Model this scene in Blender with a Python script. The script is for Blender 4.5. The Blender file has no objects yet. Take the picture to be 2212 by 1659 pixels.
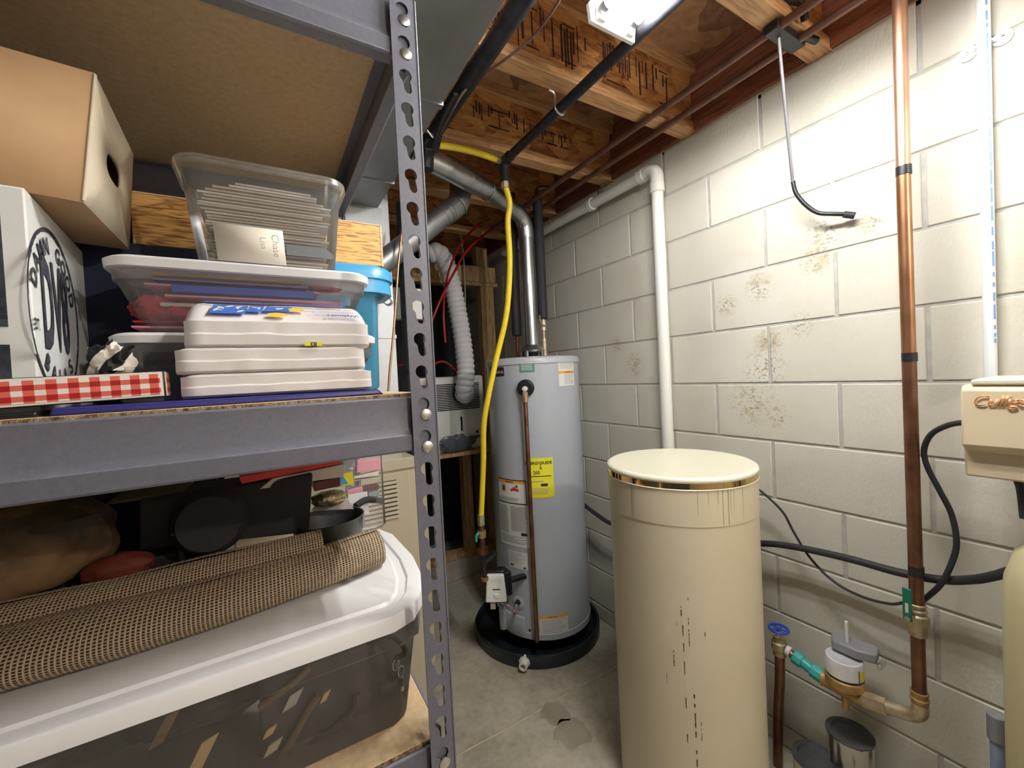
import bpy, bmesh, math, random
from math import sin, cos, pi, radians
from mathutils import Vector, Matrix, noise

# ------------------------------------------------------------------ camera, world, exposure
YAW, PITCH, ROLL, FPX = 0.534504, -0.0200308, -0.0504919, 893.766
WALLX = 1.51875            # distance of the block wall
H = 1.37                   # eye height above the floor
S = bpy.context.scene
_fw = Vector((sin(YAW)*cos(PITCH), cos(YAW)*cos(PITCH), sin(PITCH)))
_r0 = Vector((cos(YAW), -sin(YAW), 0)); _u0 = _r0.cross(_fw)
_rt = cos(ROLL)*_r0 + sin(ROLL)*_u0
_up = -sin(ROLL)*_r0 + cos(ROLL)*_u0
CAMLOC = Vector((0, 0, H))
cam_d = bpy.data.cameras.new('camera'); cam = bpy.data.objects.new('camera', cam_d)
S.collection.objects.link(cam)
cam.matrix_world = Matrix(((_rt.x, _up.x, -_fw.x, 0), (_rt.y, _up.y, -_fw.y, 0), (_rt.z, _up.z, -_fw.z, H), (0, 0, 0, 1)))
cam_d.sensor_width = 36; cam_d.sensor_fit = 'HORIZONTAL'; cam_d.lens = 36*FPX/2212
cam_d.clip_start = 0.02
S.camera = cam
w = bpy.data.worlds.new('world'); S.world = w; w.use_nodes = True
w.node_tree.nodes['Background'].inputs[0].default_value = (0.95, 0.97, 1.0, 1)
w.node_tree.nodes['Background'].inputs[1].default_value = 0.25
S.view_settings.view_transform = 'Standard'; S.view_settings.look = 'None'
S.view_settings.gamma = 1; S.view_settings.use_curve_mapping = False
S.view_settings.exposure = 1.27
TUBE_POWER = 76.0

# ------------------------------------------------------------------ helpers
def ray(px, py):
    return _rt*((px-1106)/FPX) - _up*((py-829.5)/FPX) + _fw
def at(px, py, ax, v):
    """point on the world plane ax = v seen at a pixel (z is height above the floor)"""
    d = ray(px, py); i = 'xyz'.index(ax)
    if i == 2: v -= H
    p = d*(v/d[i]); p.z += H
    return p
def on_plane(px, py, p0, n):
    d = ray(px, py); o = CAMLOC
    return o + d*((Vector(p0)-o).dot(Vector(n))/d.dot(Vector(n)))
def on_cyl(px, py, cx, cy, r):
    d = ray(px, py); a = d.x**2+d.y**2; b = -2*(d.x*cx+d.y*cy); c = cx*cx+cy*cy-r*r
    t = (-b-math.sqrt(max(b*b-4*a*c, 0)))/(2*a); p = d*t
    return math.atan2(p.y-cy, p.x-cx), p.z+H
C = S.collection
class MB:
    def __init__(s): s.v = []; s.f = []; s.uv = {}
    def add(s, vs, fs, uvs=None):
        o = len(s.v); s.v += [Vector(v) for v in vs]
        for i, f in enumerate(fs):
            s.f.append([o+j for j in f])
            if uvs: s.uv[len(s.f)-1] = uvs[i]
        return s
    def box(s, x0, x1, y0, y1, z0, z1):
        v = [(x, y, z) for z in (z0, z1) for y in (y0, y1) for x in (x0, x1)]
        return s.add(v, [(0, 2, 3, 1), (4, 5, 7, 6), (0, 1, 5, 4), (2, 6, 7, 3), (0, 4, 6, 2), (1, 3, 7, 5)])
    def hexa(s, b, t):
        """b, t: four bottom and four top points, both counter-clockwise from above"""
        return s.add(list(b)+list(t), [(3, 2, 1, 0), (4, 5, 6, 7), (0, 1, 5, 4), (1, 2, 6, 5), (2, 3, 7, 6), (3, 0, 4, 7)])
    def prism(s, poly, d):
        """polygon points extruded by vector d"""
        d = Vector(d); n = len(poly); a = [Vector(p) for p in poly]
        return s.add(a+[p+d for p in a], [tuple(range(n))[::-1], tuple(range(n, 2*n))]+[(i, (i+1) % n, n+(i+1) % n, n+i) for i in range(n)])
    def tube(s, pts, r, n=12, caps=True, smooth=0, closed=False):
        P = [Vector(p) for p in pts]
        if smooth: P = spline(P, smooth)
        R = r if callable(r) else (lambda t: r)
        m = len(P); o = len(s.v); T = []
        for i in range(m):
            a = P[max(i-1, 0)]; b = P[min(i+1, m-1)]
            if closed: a = P[i-1]; b = P[(i+1) % m]
            T.append((b-a).normalized())
        u = T[0].orthogonal().normalized(); U = [u]
        for i in range(1, m):
            u = (U[-1]-T[i]*U[-1].dot(T[i])); U.append(u.normalized() if u.length > 1e-6 else T[i].orthogonal().normalized())
        for i in range(m):
            w_ = T[i].cross(U[i]); rr = R(i/max(m-1, 1))
            for k in range(n):
                a = 2*pi*k/n; s.v.append(P[i]+(U[i]*cos(a)+w_*sin(a))*rr)
        for i in range(m if closed else m-1):
            j = (i+1) % m
            for k in range(n):
                s.f.append([o+i*n+k, o+i*n+(k+1) % n, o+j*n+(k+1) % n, o+j*n+k])
        if caps and not closed:
            s.f.append([o+k for k in range(n)][::-1]); s.f.append([o+(m-1)*n+k for k in range(n)])
        return s
    def cyl(s, a, b, r, n=24, r2=None):
        return s.tube([a, b], (lambda t: r+(r2-r)*t) if r2 is not None else r, n)
    def lathe(s, prof, c=(0, 0, 0), n=48, axis=(0, 0, 1), a0=0, a1=2*pi):
        """prof: (radius, height) pairs"""
        A = Vector(axis).normalized(); U = Vector((1, 0, 0)) if abs(A.z) > .99 else A.cross(Vector((0, 0, 1))).normalized()
        W = A.cross(U); c = Vector(c); o = len(s.v); full = abs(a1-a0-2*pi) < 1e-6; k_ = n if full else n+1
        for r, h in prof:
            for k in range(k_):
                a = a0+(a1-a0)*k/n; s.v.append(c+A*h+(U*cos(a)+W*sin(a))*max(r, 1e-5))
        for i in range(len(prof)-1):
            for k in range(n):
                k2 = (k+1) % k_ if full else k+1
                s.f.append([o+i*k_+k, o+i*k_+k2, o+(i+1)*k_+k2, o+(i+1)*k_+k])
        return s
    def grid(s, fn, nu, nv):
        o = len(s.v)
        for j in range(nv+1):
            for i in range(nu+1): s.v.append(Vector(fn(i/nu, j/nv)))
        for j in range(nv):
            for i in range(nu):
                a = o+j*(nu+1)+i; s.f.append([a, a+1, a+nu+2, a+nu+1])
                s.uv[len(s.f)-1] = [(i/nu, j/nv), ((i+1)/nu, j/nv), ((i+1)/nu, (j+1)/nv), (i/nu, (j+1)/nv)]
        return s
    def build(s, name, m, parent=None, bev=0, seg=2, ang=35, sol=0, solo=-1, loc=None, kind=None, label=None):
        me = bpy.data.meshes.new(name)
        if parent is not None: org = ORG[parent.name]
        elif loc is not None: org = Vector(loc)
        else:
            xs = [v.x for v in s.v]; ys = [v.y for v in s.v]; zs = [v.z for v in s.v]
            org = Vector(((min(xs)+max(xs))/2, (min(ys)+max(ys))/2, min(zs)))
        me.from_pydata([v-org for v in s.v], [], s.f); me.update()
        if s.uv:
            ul = me.uv_layers.new(name='UVMap')
            for p in me.polygons:
                q = s.uv.get(p.index)
                if q:
                    for k, li in enumerate(p.loop_indices): ul.data[li].uv = q[k]
        if not s.uv or len(s.uv) < len(s.f):
            bm = bmesh.new(); bm.from_mesh(me); bmesh.ops.recalc_face_normals(bm, faces=bm.faces); bm.to_mesh(me); bm.free()
        for p in me.polygons: p.use_smooth = True
        me.set_sharp_from_angle(angle=radians(ang))
        if m: me.materials.append(m)
        o = bpy.data.objects.new(name, me); C.objects.link(o)
        ORG[o.name] = org
        if parent is not None: o.parent = parent
        else: o.location = org
        if sol:
            md = o.modifiers.new('solid', 'SOLIDIFY'); md.thickness = sol; md.offset = solo
        if bev:
            md = o.modifiers.new('bevel', 'BEVEL'); md.width = bev; md.segments = seg; md.limit_method = 'ANGLE'; md.angle_limit = radians(40)
            for p in me.polygons: p.use_smooth = True
            md.harden_normals = False
        if kind: o['kind'] = kind
        if label: o['label'] = label
        return o
ORG = {}
def spline(P, k):
    out = []; n = len(P)
    for i in range(n-1):
        p0 = P[max(i-1, 0)]; p1 = P[i]; p2 = P[i+1]; p3 = P[min(i+2, n-1)]
        for j in range(k):
            t = j/k
            out.append(.5*((2*p1)+(p2-p0)*t+(2*p0-5*p1+4*p2-p3)*t*t+(3*p1-p0-3*p2+p3)*t**3))
    out.append(P[-1]); return out
def thing(name, label, cat, loc, group=None):
    o = bpy.data.objects.new(name, None); C.objects.link(o); o.location = loc; ORG[o.name] = Vector(loc)
    o.empty_display_size = .05
    o['label'] = label; o['category'] = cat
    if group: o['group'] = group
    return o
def tag(o, label, cat, group=None, kind=None):
    o['label'] = label; o['category'] = cat
    if group: o['group'] = group
    if kind: o['kind'] = kind
    return o
def text_mb(s, fn, size=1.0, bold=0.0, align='CENTER', width=1.0, res=3):
    """text as a flat mesh; fn maps (u, v) in metres to world"""
    cu = bpy.data.curves.new('t', 'FONT'); cu.body = s; cu.size = size; cu.align_x = align; cu.align_y = 'CENTER'
    cu.offset = bold; cu.resolution_u = res; cu.space_character = width
    ob = bpy.data.objects.new('t', cu); C.objects.link(ob)
    me = bpy.data.meshes.new_from_object(ob.evaluated_get(bpy.context.evaluated_depsgraph_get()))
    mb = MB(); mb.add([fn(v.co.x, v.co.y) for v in me.vertices], [tuple(p.vertices) for p in me.polygons])
    bpy.data.objects.remove(ob); bpy.data.meshes.remove(me); bpy.data.curves.remove(cu)
    return mb
def holed(fnP, w_, h_, rad, N=40, cu=0, cv=0):
    """rectangle w x h with a star-shaped hole; rad(angle) gives the hole radius; fnP maps (u,v) to 3D"""
    angs = sorted(set([2*pi*k/N for k in range(N)]+[math.atan2(b*h_/2-cv, a*w_/2-cu) % (2*pi) for a in (-1, 1) for b in (-1, 1)]))
    outer = []; inner = []
    for a in angs:
        dx, dy = cos(a), sin(a); t = 1e9
        if dx > 1e-9: t = min(t, (w_/2-cu)/dx)
        if dx < -1e-9: t = min(t, (-w_/2-cu)/dx)
        if dy > 1e-9: t = min(t, (h_/2-cv)/dy)
        if dy < -1e-9: t = min(t, (-h_/2-cv)/dy)
        outer.append(fnP(cu+dx*t, cv+dy*t)); r = rad(a); inner.append(fnP(cu+dx*r, cv+dy*r))
    n = len(angs)
    return outer+inner, [(i, (i+1) % n, n+(i+1) % n, n+i) for i in range(n)]

# ------------------------------------------------------------------ materials
def mat(name, col=(.5, .5, .5), rough=.5, metal=0, emit=0, spec=None, coat=0, alpha=1, trans=0):
    m = bpy.data.materials.new(name); m.use_nodes = True; b = m.node_tree.nodes['Principled BSDF']
    b.inputs['Base Color'].default_value = (*col, 1); b.inputs['Roughness'].default_value = rough; b.inputs['Metallic'].default_value = metal
    if emit: b.inputs['Emission Color'].default_value = (*col, 1); b.inputs['Emission Strength'].default_value = emit
    if spec is not None: b.inputs['Specular IOR Level'].default_value = spec
    if coat: b.inputs['Coat Weight'].default_value = coat
    if alpha < 1: b.inputs['Alpha'].default_value = alpha
    if trans: b.inputs['Transmission Weight'].default_value = trans
    return m
def N_(m, t, **k):
    n = m.node_tree.nodes.new(t)
    for a, b in k.items():
        if hasattr(n, a) and a not in n.inputs: setattr(n, a, b)
        else: n.inputs[a].default_value = b
    return n
def L_(m, a, b): m.node_tree.links.new(a, b)
def ramp(m, stops, src):
    r = N_(m, 'ShaderNodeValToRGB'); e = r.color_ramp.elements
    while len(e) < len(stops): e.new(.5)
    for i, (p, c) in enumerate(stops): e[i].position = p; e[i].color = (*c, 1) if len(c) == 3 else c
    L_(m, src, r.inputs[0]); return r.outputs[0]
def coords(m, kind='Object', scale=(1, 1, 1), rot=(0, 0, 0)):
    t = N_(m, 'ShaderNodeTexCoord'); mp = N_(m, 'ShaderNodeMapping'); L_(m, t.outputs[kind], mp.inputs[0])
    mp.inputs['Scale'].default_value = scale; mp.inputs['Rotation'].default_value = rot; return mp.outputs[0]
def mottle(name, c1, c2, scale=20, rough=.6, metal=0, bump=0, detail=6, stretch=(1, 1, 1), lo=.35, hi=.65, rv=0, bs=None, coat=0, c0=None, dist=0):
    m = mat(name, c1, rough, metal, coat=coat); b = m.node_tree.nodes['Principled BSDF']
    co = coords(m, 'Object', stretch); nz = N_(m, 'ShaderNodeTexNoise', Scale=scale, Detail=detail, Distortion=dist); L_(m, co, nz.inputs[0])
    st = [(lo, c1), (hi, c2)]
    if c0: st = [(max(0, lo-.15), c0)]+st
    L_(m, ramp(m, st, nz.outputs[0]), b.inputs['Base Color'])
    if rv:
        mr = N_(m, 'ShaderNodeMapRange'); L_(m, nz.outputs[0], mr.inputs[0]); mr.inputs[3].default_value = rough-rv; mr.inputs[4].default_value = rough+rv
        L_(m, mr.outputs[0], b.inputs['Roughness'])
    if bump:
        n2 = N_(m, 'ShaderNodeTexNoise', Scale=bs or scale*4, Detail=4); L_(m, co, n2.inputs[0])
        bp = N_(m, 'ShaderNodeBump', Strength=bump, Distance=.004); L_(m, n2.outputs[0], bp.inputs['Height']); L_(m, bp.outputs[0], b.inputs['Normal'])
    return m
def film(name, col, opacity, rough=.25, tint=(1, 1, 1)):
    """thin milky plastic: part see-through, part scattering"""
    m = bpy.data.materials.new(name); m.use_nodes = True; nt = m.node_tree; nt.nodes.clear()
    out = N_(m, 'ShaderNodeOutputMaterial'); tr = N_(m, 'ShaderNodeBsdfTransparent'); tr.inputs[0].default_value = (*tint, 1)
    df = N_(m, 'ShaderNodeBsdfDiffuse'); df.inputs[0].default_value = (*col, 1)
    tl = N_(m, 'ShaderNodeBsdfTranslucent'); tl.inputs[0].default_value = (*col, 1)
    gl = N_(m, 'ShaderNodeBsdfGlossy'); gl.inputs['Roughness'].default_value = rough
    m1 = N_(m, 'ShaderNodeMixShader'); m1.inputs[0].default_value = .4; L_(m, df.outputs[0], m1.inputs[1]); L_(m, tl.outputs[0], m1.inputs[2])
    m2 = N_(m, 'ShaderNodeMixShader'); m2.inputs[0].default_value = opacity; L_(m, tr.outputs[0], m2.inputs[1]); L_(m, m1.outputs[0], m2.inputs[2])
    fr = N_(m, 'ShaderNodeFresnel'); fr.inputs[0].default_value = 1.3
    m3 = N_(m, 'ShaderNodeMixShader'); L_(m, fr.outputs[0], m3.inputs[0]); L_(m, m2.outputs[0], m3.inputs[1]); L_(m, gl.outputs[0], m3.inputs[2])
    L_(m, m3.outputs[0], out.inputs[0]); return m
M = {}
PATCHES = [(tuple(at(px, py, 'x', WALLX)), r) for px, py, r in ((1785, 500, .075), (1765, 560, .065), (1640, 620, .06), (1570, 660, .05), (1650, 800, .09), (1625, 870, .10), (1660, 740, .06), (1370, 790, .07), (1335, 745, .05), (1410, 830, .04), (1680, 900, .05), (1880, 480, .05), (1730, 700, .05))]
def block_material():
    m = mat('painted_block', (.8, .79, .74), .85); nt = m.node_tree; b = nt.nodes['Principled BSDF']; b.inputs['Specular IOR Level'].default_value = .25
    co = coords(m); geo = N_(m, 'ShaderNodeNewGeometry')
    base = ramp(m, [(0, (.60, .58, .505)), (.5, (.63, .61, .535)), (1, (.66, .64, .57))], geo.outputs['Random Per Island'])
    n1 = N_(m, 'ShaderNodeTexNoise', Scale=3.5, Detail=5); L_(m, co, n1.inputs[0])
    mx = N_(m, 'ShaderNodeMix', data_type='RGBA', blend_type='MULTIPLY'); mx.inputs[0].default_value = 1
    L_(m, base, mx.inputs[6]); L_(m, ramp(m, [(.3, (.93, .92, .9)), (.6, (1, 1, 1))], n1.outputs[0]), mx.inputs[7])
    # worn dirty patches where the paint is rough
    last = None
    for c_, r_ in PATCHES:
        vd = N_(m, 'ShaderNodeVectorMath', operation='DISTANCE'); L_(m, geo.outputs['Position'], vd.inputs[0]); vd.inputs[1].default_value = c_
        mr = N_(m, 'ShaderNodeMapRange'); L_(m, vd.outputs['Value'], mr.inputs[0]); mr.inputs[1].default_value = r_; mr.inputs[2].default_value = r_*.25
        if last is None: last = mr.outputs[0]
        else:
            mm_ = N_(m, 'ShaderNodeMath', operation='MAXIMUM'); L_(m, last, mm_.inputs[0]); L_(m, mr.outputs[0], mm_.inputs[1]); last = mm_.outputs[0]
    pits = N_(m, 'ShaderNodeTexNoise', Scale=75, Detail=3, Distortion=.8); L_(m, coords(m, 'Object', (1, 1, 1.4)), pits.inputs[0])
    pit = ramp(m, [(.54, (0, 0, 0)), (.60, (1, 1, 1))], pits.outputs[0])
    area = last
    # faint brown water stains round the worn spots
    sn = N_(m, 'ShaderNodeTexNoise', Scale=9, Detail=5, Distortion=1); L_(m, co, sn.inputs[0])
    sm = N_(m, 'ShaderNodeMath', operation='MULTIPLY'); L_(m, last, sm.inputs[0]); L_(m, ramp(m, [(.48, (0, 0, 0)), (.62, (.75, .75, .75))], sn.outputs[0]), sm.inputs[1])
    mx0 = N_(m, 'ShaderNodeMix', data_type='RGBA'); L_(m, sm.outputs[0], mx0.inputs[0]); L_(m, mx.outputs[2], mx0.inputs[6]); mx0.inputs[7].default_value = (.50, .42, .27, 1)
    mu = N_(m, 'ShaderNodeMath', operation='MULTIPLY'); L_(m, area, mu.inputs[0]); L_(m, pit, mu.inputs[1])
    mx2 = N_(m, 'ShaderNodeMix', data_type='RGBA'); L_(m, mu.outputs[0], mx2.inputs[0]); L_(m, mx0.outputs[2], mx2.inputs[6]); mx2.inputs[7].default_value = (.36, .31, .22, 1)
    L_(m, mx2.outputs[2], b.inputs['Base Color'])
    fi = N_(m, 'ShaderNodeTexNoise', Scale=140, Detail=4); L_(m, coords(m, 'Object', (1, 1, .45)), fi.inputs[0])
    ad = N_(m, 'ShaderNodeMath', operation='MULTIPLY_ADD'); L_(m, mu.outputs[0], ad.inputs[0]); ad.inputs[1].default_value = -1.2; L_(m, fi.outputs[0], ad.inputs[2])
    bp = N_(m, 'ShaderNodeBump', Strength=.35, Distance=.004); L_(m, ad.outputs[0], bp.inputs['Height']); L_(m, bp.outputs[0], b.inputs['Normal'])
    return m
def osb_material(name, dark, mid, light, scale=9):
    m = mat(name, mid, .75); b = m.node_tree.nodes['Principled BSDF']
    nz = N_(m, 'ShaderNodeTexNoise', Scale=6, Detail=2); co = coords(m); L_(m, co, nz.inputs[0])
    mxv = N_(m, 'ShaderNodeVectorMath', operation='MULTIPLY_ADD'); L_(m, nz.outputs['Color'], mxv.inputs[0]); mxv.inputs[1].default_value = (.15, .15, .15); L_(m, coords(m, 'Object', (1, 1, 2.2)), mxv.inputs[2])
    v = N_(m, 'ShaderNodeTexVoronoi', Scale=scale); L_(m, mxv.outputs[0], v.inputs[0])
    n2 = N_(m, 'ShaderNodeTexNoise', Scale=14, Detail=6, Distortion=1.2); L_(m, coords(m, 'Object', (1, 1, 5)), n2.inputs[0])
    bw = N_(m, 'ShaderNodeRGBToBW'); L_(m, v.outputs['Color'], bw.inputs[0])
    mm = N_(m, 'ShaderNodeMath', operation='MULTIPLY_ADD'); L_(m, bw.outputs[0], mm.inputs[0]); mm.inputs[1].default_value = .45
    m3 = N_(m, 'ShaderNodeMath', operation='MULTIPLY'); L_(m, n2.outputs[0], m3.inputs[0]); m3.inputs[1].default_value = .6; L_(m, m3.outputs[0], mm.inputs[2])
    L_(m, ramp(m, [(.3, dark), (.5, mid), (.72, light)], mm.outputs[0]), b.inputs['Base Color'])
    bp = N_(m, 'ShaderNodeBump', Strength=.4, Distance=.003); L_(m, mm.outputs[0], bp.inputs['Height']); L_(m, bp.outputs[0], b.inputs['Normal'])
    return m
def floor_material():
    m = mat('bare_concrete', (.5, .47, .4), .7); b = m.node_tree.nodes['Principled BSDF']; co = coords(m)
    n1 = N_(m, 'ShaderNodeTexNoise', Scale=2.6, Detail=9, Roughness=.62); L_(m, co, n1.inputs[0])
    n2 = N_(m, 'ShaderNodeTexNoise', Scale=45, Detail=5); L_(m, co, n2.inputs[0])
    c1 = ramp(m, [(.3, (.33, .295, .23)), (.5, (.50, .465, .375)), (.68, (.62, .59, .50))], n1.outputs[0])
    mx = N_(m, 'ShaderNodeMix', data_type='RGBA', blend_type='MULTIPLY'); mx.inputs[0].default_value = .6; L_(m, c1, mx.inputs[6])
    L_(m, ramp(m, [(.3, (.7, .7, .68)), (.6, (1, 1, 1))], n2.outputs[0]), mx.inputs[7])
    L_(m, mx.outputs[2], b.inputs['Base Color'])
    L_(m, ramp(m, [(.3, (.75,)*3), (.7, (.45,)*3)], n1.outputs[0]), b.inputs['Roughness'])
    bp = N_(m, 'ShaderNodeBump', Strength=.15, Distance=.004); L_(m, n2.outputs[0], bp.inputs['Height']); L_(m, bp.outputs[0], b.inputs['Normal'])
    return m
def gingham(name, p, pz):
    m = mat(name, (1, 0, 0), .5); b = m.node_tree.nodes['Principled BSDF']; t = N_(m, 'ShaderNodeTexCoord'); sp = N_(m, 'ShaderNodeSeparateXYZ'); L_(m, t.outputs['Object'], sp.inputs[0])
    outs = []
    for ax in ('X', 'Z'):
        a = N_(m, 'ShaderNodeMath', operation='DIVIDE'); L_(m, sp.outputs[ax], a.inputs[0]); a.inputs[1].default_value = p if ax == 'X' else pz
        f = N_(m, 'ShaderNodeMath', operation='FRACT'); L_(m, a.outputs[0], f.inputs[0])
        g = N_(m, 'ShaderNodeMath', operation='GREATER_THAN'); L_(m, f.outputs[0], g.inputs[0]); g.inputs[1].default_value = .5; outs.append(g.outputs[0])
    ad = N_(m, 'ShaderNodeMath', operation='ADD'); L_(m, outs[0], ad.inputs[0]); L_(m, outs[1], ad.inputs[1])
    dv = N_(m, 'ShaderNodeMath', operation='MULTIPLY'); L_(m, ad.outputs[0], dv.inputs[0]); dv.inputs[1].default_value = .5
    L_(m, ramp(m, [(0, (.85, .80, .76)), (.5, (.75, .15, .11)), (1, (.42, .008, .01))], dv.outputs[0]), b.inputs['Base Color'])
    return m
def oak_material(name, c1, c2, st=(2.5, 30, 30)):
    m = mat(name, c1, .5); b = m.node_tree.nodes['Principled BSDF']
    n = N_(m, 'ShaderNodeTexNoise', Scale=6, Detail=5, Distortion=.6); L_(m, coords(m, 'Object', st), n.inputs[0])
    L_(m, ramp(m, [(.38, c2), (.5, c1), (.75, tuple(min(1, x*1.25) for x in c1))], n.outputs[0]), b.inputs['Base Color']); return m
def weave_material():
    m = mat('waffle_weave', (.42, .31, .2), .95); b = m.node_tree.nodes['Principled BSDF']; t = N_(m, 'ShaderNodeTexCoord'); sp = N_(m, 'ShaderNodeSeparateXYZ'); L_(m, t.outputs['UV'], sp.inputs[0])
    o = []
    for ax, k in (('X', 150), ('Y', 64)):
        a = N_(m, 'ShaderNodeMath', operation='MULTIPLY'); L_(m, sp.outputs[ax], a.inputs[0]); a.inputs[1].default_value = k*pi
        s_ = N_(m, 'ShaderNodeMath', operation='SINE'); L_(m, a.outputs[0], s_.inputs[0]); q = N_(m, 'ShaderNodeMath', operation='ABSOLUTE'); L_(m, s_.outputs[0], q.inputs[0]); o.append(q.outputs[0])
    mx = N_(m, 'ShaderNodeMath', operation='MAXIMUM'); L_(m, o[0], mx.inputs[0]); L_(m, o[1], mx.inputs[1])
    ad = N_(m, 'ShaderNodeMath', operation='MULTIPLY'); L_(m, o[0], ad.inputs[0]); L_(m, o[1], ad.inputs[1])
    L_(m, ramp(m, [(.5, (.03, .02, .013)), (.72, (.30, .21, .13)), (.95, (.5, .38, .25))], mx.outputs[0]), b.inputs['Base Color'])
    bp = N_(m, 'ShaderNodeBump', Strength=1, Distance=.004); L_(m, mx.outputs[0], bp.inputs['Height']); L_(m, bp.outputs[0], b.inputs['Normal'])
    return m
M['block'] = block_material()
M['mortar'] = mottle('mortar', (.42, .41, .38), (.52, .51, .48), 30, .9, bump=.3)
M['floor'] = floor_material()
M['osb'] = osb_material('joist_osb', (.20, .065, .02), (.50, .21, .06), (.74, .39, .13), 11)
M['subfloor'] = osb_material('subfloor_osb', (.18, .08, .04), (.34, .17, .08), (.5, .28, .14), 7)
M['flange'] = oak_material('joist_flange_wood', (.58, .33, .15), (.42, .21, .09), (1.5, 18, 18))
M['sill'] = oak_material('sill_lumber', (.30, .12, .07), (.19, .07, .04), (18, 1.5, 18))
M['stud'] = oak_material('stud_lumber', (.55, .37, .18), (.36, .21, .09), (18, 18, 1.5))
M['foam_strip'] = mottle('sill_foam', (.62, .55, .36), (.72, .66, .48), 25, .9, bump=.3)
M['rack'] = mottle('grey_rack_paint', (.150, .150, .190), (.170, .170, .212), 150, .42, bump=.06, bs=500)
M['chip'] = mottle('particle_board', (.55, .40, .23), (.63, .475, .29), 90, .8, bump=.12, c0=(.45, .31, .16))
M['chipedge'] = mottle('particle_board_edge', (.20, .11, .05), (.68, .50, .30), 170, .95, bump=1, c0=(.06, .03, .015))
M['rivet'] = mat('zinc_rivet', (.75, .73, .70), .3, 1)
M['galv'] = mottle('galvanised_steel', (.50, .52, .54), (.68, .70, .72), 14, .32, 1, rv=.1, stretch=(1, 1, .4))
M['galvdull'] = mottle('dull_duct_steel', (.33, .345, .36), (.41, .425, .44), 6, .45, .85, rv=.08)
M['plenum'] = mottle('pale_plenum_steel', (.66, .69, .73), (.76, .79, .83), 12, .5, .3, rv=.08)
M['blackpipe'] = mottle('black_iron_pipe', (.018, .019, .025), (.035, .036, .045), 40, .45, .3)
M['blackplastic'] = mat('black_plastic', (.012, .013, .016), .35)
M['blackrubber'] = mat('black_rubber', (.022, .022, .026), .55)
M['foamtube'] = mat('black_foam_insulation', (.028, .025, .032), .7)
M['copper'] = mottle('copper', (.66, .38, .24), (.76, .48, .33), 9, .36, .85, rv=.08)
M['copperdark'] = mottle('aged_copper', (.14, .062, .036), (.27, .13, .075), 14, .42, .75, rv=.1)
M['coppermid'] = mottle('brown_copper', (.34, .165, .085), (.46, .24, .13), 9, .36, .85, rv=.08)
M['dullcopper'] = mottle('dull_brown_copper', (.16, .075, .055), (.24, .12, .085), 9, .5, .5)
M['brass'] = mottle('old_brass', (.40, .32, .21), (.58, .49, .35), 40, .48, .7)
M['bronze'] = mottle('meter_bronze', (.36, .22, .08), (.50, .33, .13), 30, .5, .6)
M['pvc'] = mat('white_pvc', (.80, .80, .76), .3)
M['yellow'] = mat('yellow_gas_tubing', (.88, .66, .03), .38)
M['white'] = mat('white_enamel', (.86, .87, .85), .3)
M['lampwhite'] = mat('white_reflector_enamel', (.9, .9, .87), .35)
M['tank'] = mottle('grey_heater_enamel', (.46, .505, .575), (.49, .535, .605), 4, .28, coat=.3)
M['tankcap'] = mat('grey_heater_cap', (.50, .54, .585), .3)
M['pan'] = mottle('black_pan_plastic', (.010, .014, .019), (.02, .026, .033), 15, .35)
M['cream'] = mottle('cream_plastic', (.72, .64, .46), (.76, .685, .51), 3, .42, coat=.1)
M['creamlid'] = mat('pale_cream_lid', (.80, .78, .62), .3)
M['gold'] = mat('polished_gold_band', (.85, .62, .30), .06, 1)
M['resin'] = mottle('yellowed_fibreglass', (.55, .50, .29), (.66, .61, .38), 8, .5, stretch=(1, 1, .3))
M['headbeige'] = mat('beige_control_cover', (.78, .65, .45), .4)
M['furnace'] = mat('beige_furnace_enamel', (.56, .50, .37), .4)
M['dark'] = mat('dark_void', (.012, .012, .014), .9)
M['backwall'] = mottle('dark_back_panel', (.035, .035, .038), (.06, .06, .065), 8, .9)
M['paper'] = mottle('white_paper', (.84, .80, .80), (.88, .84, .84), 10, .65, bump=.15)
M['ink'] = mat('black_ink', (.02, .022, .03), .6)
M['wornink'] = mottle('worn_black_ink', (.015, .018, .03), (.06, .065, .08), 60, .7)
M['blueink'] = mat('blue_print', (.05, .17, .62), .5)
M['orangeink'] = mat('orange_print', (.95, .42, .05), .5)
M['yellowink'] = mat('yellow_card', (.92, .86, .04), .5)
M['redink'] = mat('red_print', (.70, .04, .03), .5)
M['greylabel'] = mat('pale_label', (.80, .81, .81), .5)
M['whitelabel'] = mat('white_label', (.82, .83, .82), .5)
M['greytext'] = mat('grey_print', (.30, .32, .33), .6)
M['greenlabel'] = mat('green_label', (.10, .26, .20), .5)
M['cardboard'] = mottle('brown_cardboard', (.41, .245, .12), (.46, .285, .145), 14, .8)
M['cardpale'] = mottle('pale_cardboard', (.62, .54, .40), (.68, .60, .46), 12, .8)
M['cartonwhite'] = mottle('white_carton', (.70, .71, .70), (.76, .77, .76), 12, .7)
M['cartonwhitefront'] = M['cartonwhite']
M['blueedge'] = mat('navy_binder', (.035, .035, .20), .35)
M['bluebook'] = mat('royal_blue_plastic', (.01, .07, .50), .35)
M['lidwhite'] = mat('white_plastic_lid', (.78, .77, .78), .38)
M['bigwhite'] = mottle('white_bin_lid', (.82, .82, .83), (.86, .86, .87), 3, .35)
M['binfilm'] = film('clear_bin_plastic', (.90, .88, .89), .15)
M['binfilm2'] = film('clear_open_bin_plastic', (.86, .86, .82), .17)
M['bigfilm'] = film('smoky_bin_plastic', (.80, .76, .70), .13, .4)
M['bluefilm'] = mat('blue_bin_plastic', (.045, .22, .36), .3)
M['bluelid'] = mat('sky_blue_lid', (.05, .30, .56), .35)
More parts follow.
